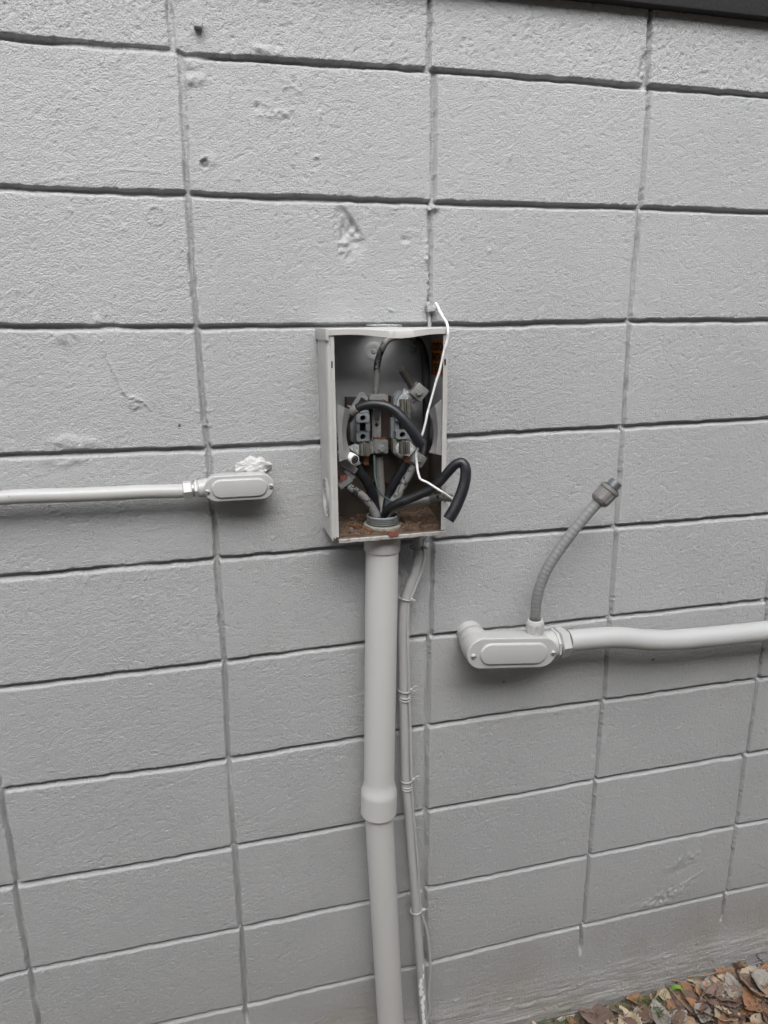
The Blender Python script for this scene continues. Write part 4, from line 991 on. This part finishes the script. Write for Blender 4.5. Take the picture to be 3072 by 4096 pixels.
# right terminal block
tb2 = build('terminal_block', join(prism(kp([(850, 960), (1000, 960), (1000, 1200), (985, 1215), (860, 1215)], K1, .040), .012, .040, .001), prism(kp([(815, 975), (860, 975), (860, 1190), (815, 1170)], K1, .034), .012, .034, .001),
                                   block_hole(K1(925, 1135, .052), .0235, .0155, .022, .0052, .012), prism(kp([(862, 905), (1000, 905), (1000, 1010), (862, 1010)], K1, .048), .03, .048, .001)), [M_insul, M_dark], mb, ang=30)
build('square_hole', prism(kp([(893, 1016), (948, 1016), (948, 1082), (893, 1082)], K1, .0405), .039, .0408), M_dark, tb2, smooth=False)
build('side_plate', prism(kp([(895, 712), (938, 720), (880, 800), (868, 880), (840, 860), (842, 770)], K1, .052), .03, .052, .0012), M_insul, tb2, ang=30)
build('oxide_plate', prism(kp([(945, 690), (1072, 820), (1040, 852), (985, 800), (905, 880), (878, 870), (878, 820), (930, 745)], K1, .058), .050, .058, .0015), M_whiteox, tb2, ang=30)
jaw(962, 862, 118, 125, .074, K1, tb2)
lg = build('wire_lug', box(K1(1072, 728, .062), .0245, .024, .0245, math.radians(-40) * -1, .0022), M_alu, tb2, ang=30)
hexbolt(K1(1078, 733, .0745), .0056, lg)
build('lower_plate', prism(kp([(868, 150), (900, 110), (1000, 110), (1060, 180), (985, 260), (940, 255), (915, 270), (860, 215)], K2, .052), .044, .052, .0015), M_whiteox, tb2, ang=30)
build('lower_frame', prism(kp([(838, 80), (885, 95), (872, 165), (930, 260), (915, 280), (840, 225)], K2, .048), .030, .048, .0015), mat('greenish_frame', (.24, .25, .19), .6, .3, var=.15, vscale=80), tb2, ang=30)
jaw(955, 172, 112, 125, .074, K2, tb2)
build('rusty_spring_tab', prism(kp([(935, 245), (985, 245), (988, 306), (945, 308)], K2, .058), .0565, .058), M_rust, tb2, smooth=False)
lg = build('wire_lug', box(K2(1070, 275, .052), .0235, .020, .0215, math.radians(35), .002), M_alu, tb2, ang=30)
hexbolt(K2(1082, 280, .0625), .0046, lg)
# neutral bar in the middle
nb_ = build('neutral_bar', join(prism(kp([(640, 900), (722, 900), (722, 1190), (640, 1190)], K1, .036), .020, .036, .001), prism(kp([(610, 768), (665, 768), (665, 905), (610, 880)], K1, .050), .03, .050, .001)), M_alu, mb, ang=30)
lg = build('wire_lug', prism(kp([(612, 772), (622, 757), (780, 752), (790, 768), (790, 838), (612, 838)], K1, .060), .036, .060, .0016), M_alu, nb_, ang=30)
build('copper_strands', tube([K1(700, 815, .062), K1(735, 812, .0625), K1(762, 822, .062)], .0022, 8, 4, wob=.5), M_rust, nb_)
lg = build('wire_lug', prism(kp([(655, 97), (790, 97), (790, 228), (668, 228), (655, 180)], K2, .060), .034, .060, .0016), M_alu, nb_, ang=30)
build('lug_arm', prism(kp([(616, 112), (665, 118), (662, 226), (628, 228)], K2, .056), .040, .056, .0015), M_alu, nb_, ang=30)
hexbolt(K2(728, 176, .0602), .0066, lg)
build('corroded_strands', join(*[tube([K2(650 + i * 11, 62 + (i % 3) * 5, .050), K2(652 + i * 11, 96, .050)], .0010, 6, smooth=False) for i in range(11)]), M_rust, nb_)
build('corroded_strands', join(*[tube([K1(648 + i * 8, 905, .046), K1(668 + i * 4, 1005, .044)], .0008, 6, smooth=False) for i in range(9)]), M_strand, nb_)
dz = K1(680, 1042, .0364); build('diamond_hole', box(dz, .0055, .0006, .0055, PI / 4), M_dark, nb_, smooth=False)
# broken lug and bracket at the lower left
ll = build('torn_lug', join(box(K2(415, 345, .070), .030, .014, .011, math.radians(35), .0015), box(K2(415, 415, .066), .0085, .012, .022, math.radians(-38), .001), box(K2(385, 300, .062), .010, .010, .028, math.radians(-35), .001), box(K2(480, 320, .072), .016, .006, .008, math.radians(-25), .001), box(K2(372, 490, .064), .026, .016, .013, math.radians(-35), .0015)), M_alu, mb, ang=30)
build('rusted_face', prism(kp([(332, 430), (400, 425), (405, 455), (335, 500)], K2, .0735), .072, .0738), M_redtab, ll, smooth=False)
build('back_bracket', join(prism(kp([(395, 855), (440, 862), (520, 730), (560, 735), (600, 790), (585, 815), (535, 775), (470, 880), (440, 895)], K1, .052), .050, .0525)), M_insul, mb, ang=30)

# ------------------------------------------------------------------ hub, nut and debris in the box
hub_o = Vector((.300, -.0520, ZB))
hb = thing('threaded_hub', hub_o, 'grey threaded pipe hub with pale lock nut standing on the box floor around the cables', 'pipe hub')
prof = [(.0, .0270)] + [q for i in range(4) for q in ((.0108 + i * .0032, .0265), (.0118 + i * .0032, .0292), (.0134 + i * .0032, .0292), (.0138 + i * .0032, .0265))] + [(.0240, .0292), (.0256, .0290), (.0260, .0280), (.0258, .0262), (.016, .0258)]
build('threaded_sleeve', lathe(prof, hub_o, (0, 0, 1), 56, caps=False), M_hub, hb, ang=75)
build('hub_inside', lathe([(.008, .0), (.0085, .0262)], hub_o, (0, 0, 1), 40, caps=False), M_dark, hb)
def notch(th, t): return 1 + (.045 if math.sin(th * 8) > .55 else 0)
build('lock_nut', lathe([(.0042, .0290), (.0042, .0335), (.0050, .0343), (.0090, .0343), (.0098, .0335), (.0098, .0290)], hub_o + Vector((0, 0, 0)), Vector((.02, -.03, 1)), 64, mod=notch), M_nut, hb, ang=35)
build('base_washer', lathe([(.0016, .0375), (.0028, .0372)], hub_o, (0, 0, 1), 48), M_nut, hb)
# dirt heaped on the floor
bm = bmesh.new(); nx, ny = 90, 48; gv = []
for j in range(ny):
    row_ = []
    for i in range(nx):
        x = X0 + T + .0006 + (X1 - X0 - 2 * T - .0012) * i / (nx - 1); y = -.0052 - (D - .012) * j / (ny - 1)
        t = (x - X0) / (X1 - X0); back = 1 - j / (ny - 1)
        h = .0135 * back ** 1.1 + .006 * (t > .55) * min(1, back * 3) * min(1, (t - .55) * 8) + .002
        dr = math.hypot(x - .300, y + .052); h *= min(1, max(0, (dr - .031) / .008)) if dr < .039 else 1
        h += .0022 * mnoise.noise(Vector((x * 120, y * 120, 0))) + .0015 * mnoise.noise(Vector((x * 330, y * 330, 5)))
        h *= min(1, (j < ny - 3) + .3)
        row_.append(bm.verts.new((x, y, ZB + T + max(.0002, h))))
    gv.append(row_)
for a, b in zip(gv, gv[1:]):
    for k in range(nx - 1): bm.faces.new((a[k], b[k], b[k + 1], a[k + 1]))
for k in range(900):
    x = rng.uniform(X0 + .006, X1 - .006); y = rng.uniform(-.092, -.008); s = rng.uniform(.0008, .0030); 
    if math.hypot(x - .3, y + .052) < .036: continue
    back = 1 - (-.0052 - y) / (D - .012); z = ZB + T + .0135 * max(0, back) ** 1.1 + .003 + (.006 if x > .33 else 0) * min(1, max(0, back) * 3)
    a = rng.uniform(0, 6.28); dv = Vector((math.cos(a), math.sin(a), rng.uniform(-.3, .5))) * s * 1.6; sv = Vector((-math.sin(a), math.cos(a), .1)) * s * rng.uniform(.12, .5)
    c = Vector((x, y, z)); bm.faces.new([bm.verts.new(c - dv), bm.verts.new(c + sv), bm.verts.new(c + dv), bm.verts.new(c - sv)]).material_index = rng.choice((1, 1, 2))
bmesh.ops.recalc_face_normals(bm, faces=bm.faces)
tag(build('dirt', bm, [M_soil, M_twigd := mat('dirt_straw', (.17, .095, .05), .9, var=.3, vscale=200), M_rustd := mat('dirt_dark', (.03, .02, .014), .9)], loc=(0.3, -.05, ZB)), None, None, kind='stuff')
def washer(p, r, ri, tilt, label):
    a = Vector(tilt).normalized(); bm = lathe([(0, ri), (0, r), (.0016, r), (.0016, ri), (0, ri)], p, a, 36, caps=False)
    tag(build('washer', bm, M_zinc, loc=p), label, 'washer', 'loose washers on the box floor')
washer(AZ(1220 + 395 * .42194, 1720 + 962 * .42194, ZB + .003), .0100, .0034, (-.2, -.1, 1), 'shiny zinc washer in the front left corner of the box floor')
washer(AZ(1220 + 478 * .42194, 1720 + 945 * .42194, ZB + .005), .0118, .0030, (.15, -.12, 1), 'brown stained washer beside the shiny one, nearer the hub')
p = AZ(1220 + 560 * .42194, 1720 + 925 * .42194, ZB + .006); q = AZ(1220 + 612 * .42194, 1720 + 958 * .42194, ZB + .006)
tag(build('bolt', join(tube([p, q], .0026, 14, smooth=False), lathe([(0, .0042), (.003, .0042)], q, q - p, poly=6)), M_rust, loc=p), 'rusty bolt lying in front of the lock nut', 'bolt')
def spring(p, q, r, turns, label):
    d_ = q - p; a, u, v = frame(d_); pts = [p + d_ * (k / (turns * 10)) + (u * math.cos(k * PI / 5) + v * math.sin(k * PI / 5)) * r for k in range(turns * 10 + 1)]
    tag(build('coil_spring', tube(pts, .0005, 5, smooth=False), M_rust, loc=p), label, 'spring', 'rusty coil springs on the box floor')
fz = lambda x, y, h: AZ(1220 + x * .42194, 1720 + y * .42194, ZB + h)
spring(fz(440, 975, .004), fz(545, 965, .004), .0024, 16, 'rusty coiled spring in front of the washers')
spring(fz(420, 910, .010), fz(515, 908, .010), .0024, 14, 'rusty coiled spring behind the washers')
tp = [fz(960, 765, .014), fz(985, 790, .016), fz(1012, 812, .014)]
tag(build('twig', tube(tp, [.0022, .0020, .0010], 8, 5, wob=.3), M_twig, loc=tp[0]), 'short pale twig on the dirt inside the box', 'twig')
lf = leaf_mesh(77, .030, .016, .3, .2); lf.materials.append(LM['tan']); o = bpy.data.objects.new('dry_leaf', lf); COL.objects.link(o); o.location = fz(985, 905, .006); o.rotation_euler = (0, .1, 1.4); tag(o, 'small tan leaf scrap on the box floor right of the lock nut', 'leaf')

# ------------------------------------------------------------------ cables
CG = 'cables inside and out of the meter box'
def cable(P, r, m_, label, wob=.03, seg=22, end=None, cat='cable', name='cable', n=8):
    root = thing(name, P[0], label, cat, CG)
    build('sheath', tube(P, r, seg, n, wob=wob, seed=len(label)), m_, root)
    if end:      # bared strands at the last point
        rr_ = r if isinstance(r, (int, float)) else r[-1]
        d_ = (Vector(P[-1]) - Vector(P[-2])).normalized(); a, u, v = frame(d_); bms = []
        for (rad, cnt) in ((0, 1), (.36, 6), (.70, 12)):
            for k in range(cnt):
                t = 2 * PI * k / cnt; o_ = (u * math.cos(t) + v * math.sin(t)) * rad * rr_ * .95; ln = end * rr_ * (1 + .3 * mnoise.noise(Vector((k * 3.1, rad * 9, 0))))
                bms.append(tube([Vector(P[-1]) + o_ - d_ * .001, Vector(P[-1]) + o_ + d_ * ln], rr_ * .155, 8, smooth=False))
        build('strands', join(*bms), M_strand, root)
    return root
H0 = Vector((.300, -.054, ZB + .012))
cable([K1(668, 790, .050), K1(672, 720, .050), K1(680, 600, .052), K1(682, 500, .052), K1(700, 400, .050), K1(730, 320, .046), K1(772, 250, .042), K1(830, 212, .036), K1(905, 195, .030), K1(985, 205, .026), K1(1050, 235, .024)], .0058, M_crk,
      'grey coated cracked cable arching up from the centre lug to the box top')
cable([K1(1040, 230, .024), K1(1085, 265, .024), K1(1115, 330, .026), K1(1140, 450, .028), K1(1150, 600, .030), K1(1152, 800, .032), K1(1150, 1000, .034), K1(1140, 1200, .040), K1(1120, 1340, .046)], .0072, M_blk,
      'black cable running down the inner right wall of the box')
cable([K1(415, 985, .064), K1(440, 935, .078), K1(500, 882, .088), K1(590, 852, .095), K1(690, 848, .102), K1(780, 868, .108), K1(860, 915, .113), K1(930, 985, .118), K1(1000, 1075, .122), K1(1060, 1165, .124), K1(1112, 1228, .125)], [.0072] * 3 + [.0076, .0078, .0080, .0082, .0085, .0088, .0090, .0091], M_blk,
      'thick black cable arching across the terminal blocks with a free cut end', .02, 26)
tp_ = [K1(450, 922, .0800), K1(478, 898, .0855), K1(498, 884, .0882)]
tag(build('tape_band', tube(tp_, .0079, 24, 4), M_tape, loc=tp_[0]), 'grey painted tape band on the left end of the arching black cable', 'tape')
c3 = cable([H0 + Vector((-.004, -.004, 0)), K2(748, 815, .060), K2(790, 745, .070), K2(880, 695, .084), K2(1000, 650, .096), K2(1110, 605, .106), K2(1210, 555, .116), K2(1290, 480, .126), K2(1365, 390, .136), K2(1430, 325, .142), K2(1490, 312, .146), K2(1522, 370, .150), K2(1518, 470, .153), K2(1490, 580, .156), K2(1450, 680, .158), K2(1405, 775, .160), K2(1360, 848, .160)],
      [.0070] * 3 + [.0078] * 5 + [.0084] * 3 + [.0092, .0096, .0098, .0100, .0102, .0104], M_blk, 'thick black cable looping out of the box front and hanging over its right edge', .02, 28, n=8)
c4 = cable([H0 + Vector((.006, -.002, .002)), K2(790, 795, .060), K2(850, 745, .068), K2(950, 718, .074), K2(1050, 692, .080), K2(1130, 676, .086), K2(1190, 664, .090)], [.0066] * 6 + [.0070], mat('pale_painted_cable', (.36, .355, .34), .55, bump=.3, bscale=200, var=.06, vscale=60, col2=(.02, .02, .02), thr=(.63, .65, 60)),
      'grey paint coated cable rising right from the hub with a torn open end')
# torn sheath at its end
def torn(P, r, parent):
    C = catmull(P, 6); bm = bmesh.new(); prev = None; seg = 22
    a, u, v = frame(C[1] - C[0])
    for i, c in enumerate(C):
        t = (C[min(i + 1, len(C) - 1)] - C[max(i - 1, 0)]).normalized(); u = (u - t * u.dot(t)).normalized(); v = t.cross(u); cur = []
        for k in range(seg):
            th = 2 * PI * k / seg; q = r * (1 + .25 * i / len(C) * mnoise.noise(Vector((k * .7, i * .4, 1))))
            cur.append(bm.verts.new(c + (u * math.cos(th) + v * math.sin(th)) * q))
        if prev:
            for k in range(seg):
                if not (mnoise.noise(Vector((k * .45, i * .30, 7))) > .15 + .3 * (1 - i / len(C))): bm.faces.new((prev[k], prev[(k + 1) % seg], cur[(k + 1) % seg], cur[k]))
        prev = cur
    bmesh.ops.solidify(bm, geom=bm.faces[:], thickness=.0008)
    return build('torn_sheath', bm, M_tape, parent)
torn([K2(1185, 665, .090), K2(1240, 652, .093), K2(1300, 640, .096), K2(1345, 640, .100), K2(1392, 650, .102)], .0074, c4)
build('strands', join(*[tube([K2(1270, 655 + i * 5 - 12, .095), K2(1330 + i * 4, 650 + i * 7 - 16, .098)], .0008, 6, smooth=False) for i in range(6)]), M_strand, c4)
cable([H0 + Vector((-.012, -.004, .0)), K2(675, 815, .064), K2(650, 765, .064), K2(600, 685, .066), K2(540, 620, .066), K2(470, 575, .066), K2(410, 535, .064), K2(365, 505, .060)], [.0078, .0082, .0080, .0072, .0070, .0070, .0068, .0066], M_crk,
      'cracked grey coated cable slanting up left from the hub to the torn lug')
cable([H0 + Vector((-.010, .006, .004)), K2(660, 700, .040), K2(630, 580, .044), K2(580, 480, .050), K2(520, 400, .056), K2(480, 350, .060)], .0088, M_blk, 'black cable behind the cracked one, slanting up left', end=1.2)
cable([H0 + Vector((.0, .014, .004)), K2(722, 650, .030), K2(715, 550, .032), K2(708, 420, .036), K2(704, 300, .040), K2(706, 240, .044)], [.0078, .0082, .0084, .0080, .0072, .0060], M_tape, 'straight grey taped cable rising from the hub to the centre lug')
cable([H0 + Vector((.006, .008, .004)), K2(790, 620, .034), K2(850, 500, .040), K2(910, 400, .044), K2(960, 310, .046)], .0088, M_blk, 'black cable slanting up right from the hub to the right terminal')
cable([H0 + Vector((.010, .002, .004)), K2(830, 690, .056), K2(880, 620, .056), K2(930, 520, .054), K2(985, 420, .052), K2(1030, 340, .050)], [.0072, .0076, .0078, .0078, .0074, .0070], M_crk, 'cracked grey coated cable slanting up right from the hub to the lower right lug')
cable([K2(656, 240, .062), K2(660, 330, .064), K2(663, 430, .066), K2(680, 520, .068), K2(712, 590, .068), K2(760, 640, .066), K2(825, 680, .062), K2(850, 690, .058)], .0017, M_green, 'thin greenish wire curving down right across the grey taped cable', .02, 10, cat='wire')
cable([K1(1020, 690, .054), K1(975, 615, .062), K1(935, 550, .068), K1(908, 512, .072)], .0062, mat('old_brown_black_sheath', (.055, .052, .043), .5, bump=.3, bscale=200, var=.2, vscale=60), 'short dark cable stub pointing up left out of the tilted upper lug', end=.08)
sc_ = cable([K2(330, 225, .060), K2(380, 235, .072), K2(430, 258, .084), K2(472, 282, .096)], [.0070, .0080, .0086, .0088], M_white, 'white painted cable stub with dark strands facing out at the lower left bracket', end=.12)
# white wire hooked over the right side of the box
ww = [A(1742, 1211, .010), A(1750, 1225, .016), A(1760, 1246, .022), A(1772, 1268, .034), A(1785, 1288, .060), A(1790, 1303, .098), A(1792, 1325, .112), A(1790, 1356, .112), K1(1335, 290, .112), K1(1318, 335, .112), K1(1300, 420, .112), K1(1275, 530, .112), K1(1240, 640, .112), K1(1210, 750, .112), K1(1180, 860, .112), K1(1160, 935, .112), K1(1140, 1030, .113), K1(1112, 1130, .113), K2(1090, 100, .112),
      K2(1072, 170, .112), K2(1055, 235, .114), K2(1060, 310, .116), K2(1070, 390, .120), K2(1088, 455, .124), K2(1110, 475, .126), K2(1165, 500, .132), K2(1225, 540, .140), K2(1290, 580, .146), K2(1350, 620, .142), K2(1400, 655, .138), K2(1445, 690, .134), K2(1487, 722, .132)]
wr = [.0028] + [.0034] * (len(ww) - 2) + [.0024]
wr = [a * (.58 if i > 8 else .74) for i, a in enumerate(wr)]
tag(build('white_wire', tube(ww, wr, 12, 5, wob=.14), M_white, loc=ww[0]), 'white paint coated wire hanging from the wall clip across the open box', 'wire')
# painted conductor running down the joint into the box top, and its clip
jp = [A(1714, 1205, -.001), A(1716, 1240, .002), A(1717, 1275, .002), A(1718, 1312, .004)]
tag(build('painted_wire', tube(jp, .0032, 10, 5, wob=.1), M_wall, loc=jp[-1]), 'short grey painted wire in the mortar joint between the clip and the box top', 'wire')
cp = A(1727, 1235, .008)
tag(build('wire_clip', join(box(cp, .020, .013, .009, -.1, .0025), lathe([(0, .006), (.01, .005)], A(1712, 1222, .004), (0, -1, 0), 16)), M_wall, loc=cp), 'small square painted clip on the wall above the right end of the box', 'clip')
# peeled white paint on the lowest part of the small conduit
def peel(pts, name):
    bm = bmesh.new()
    for (x, y, rx, rz) in pts:
        c = A(1350 + x * .3147, 3400 + y * .3147, SD); N_ = 22
        rr_ = .0101; cx = A(1350 + (1010 + (y - 1600) * .055 + 52) * .3147, 3400 + y * .3147, SD).x
        cen = None; ring = []
        for k in range(N_):
            th = 2 * PI * k / N_; q = 1 + .45 * mnoise.noise(Vector((math.cos(th) * 2 + x, math.sin(th) * 2 + y, 0)))
            ang_ = max(-1.35, min(1.35, (c.x - cx + rx * math.cos(th) * q) / rr_)); z = c.z + rz * math.sin(th) * q
            ring.append(bm.verts.new((cx + math.sin(ang_) * (rr_ + .0004), -SD - math.cos(ang_) * (rr_ + .0004), z)))
        ang_ = max(-1.3, min(1.3, (c.x - cx) / rr_)); cen = bm.verts.new((cx + math.sin(ang_) * (rr_ + .0012), -SD - math.cos(ang_) * (rr_ + .0012), c.z))
        for k in range(N_): bm.faces.new((ring[k], ring[(k + 1) % N_], cen))
    bmesh.ops.recalc_face_normals(bm, faces=bm.faces)
    return build(name, bm, mat('flaked_white_paint', (.85, .85, .84), .6, bump=.6, bscale=300, dist=.0015, var=.06, col2=(.35, .35, .34), thr=(.6, .66, 170)), sc)
peel([(1075, 1450, .0016, .010), (1075, 1560, .0020, .008), (1045, 1620, .0040, .008), (1040, 1690, .0050, .010), (1050, 1770, .0050, .010), (1080, 1830, .0035, .009), (1060, 1880, .0042, .010), (1070, 1960, .0040, .012), (1075, 2060, .0034, .013), (1085, 2150, .0040, .012), (1090, 2240, .004, .012)], 'peeled_paint')
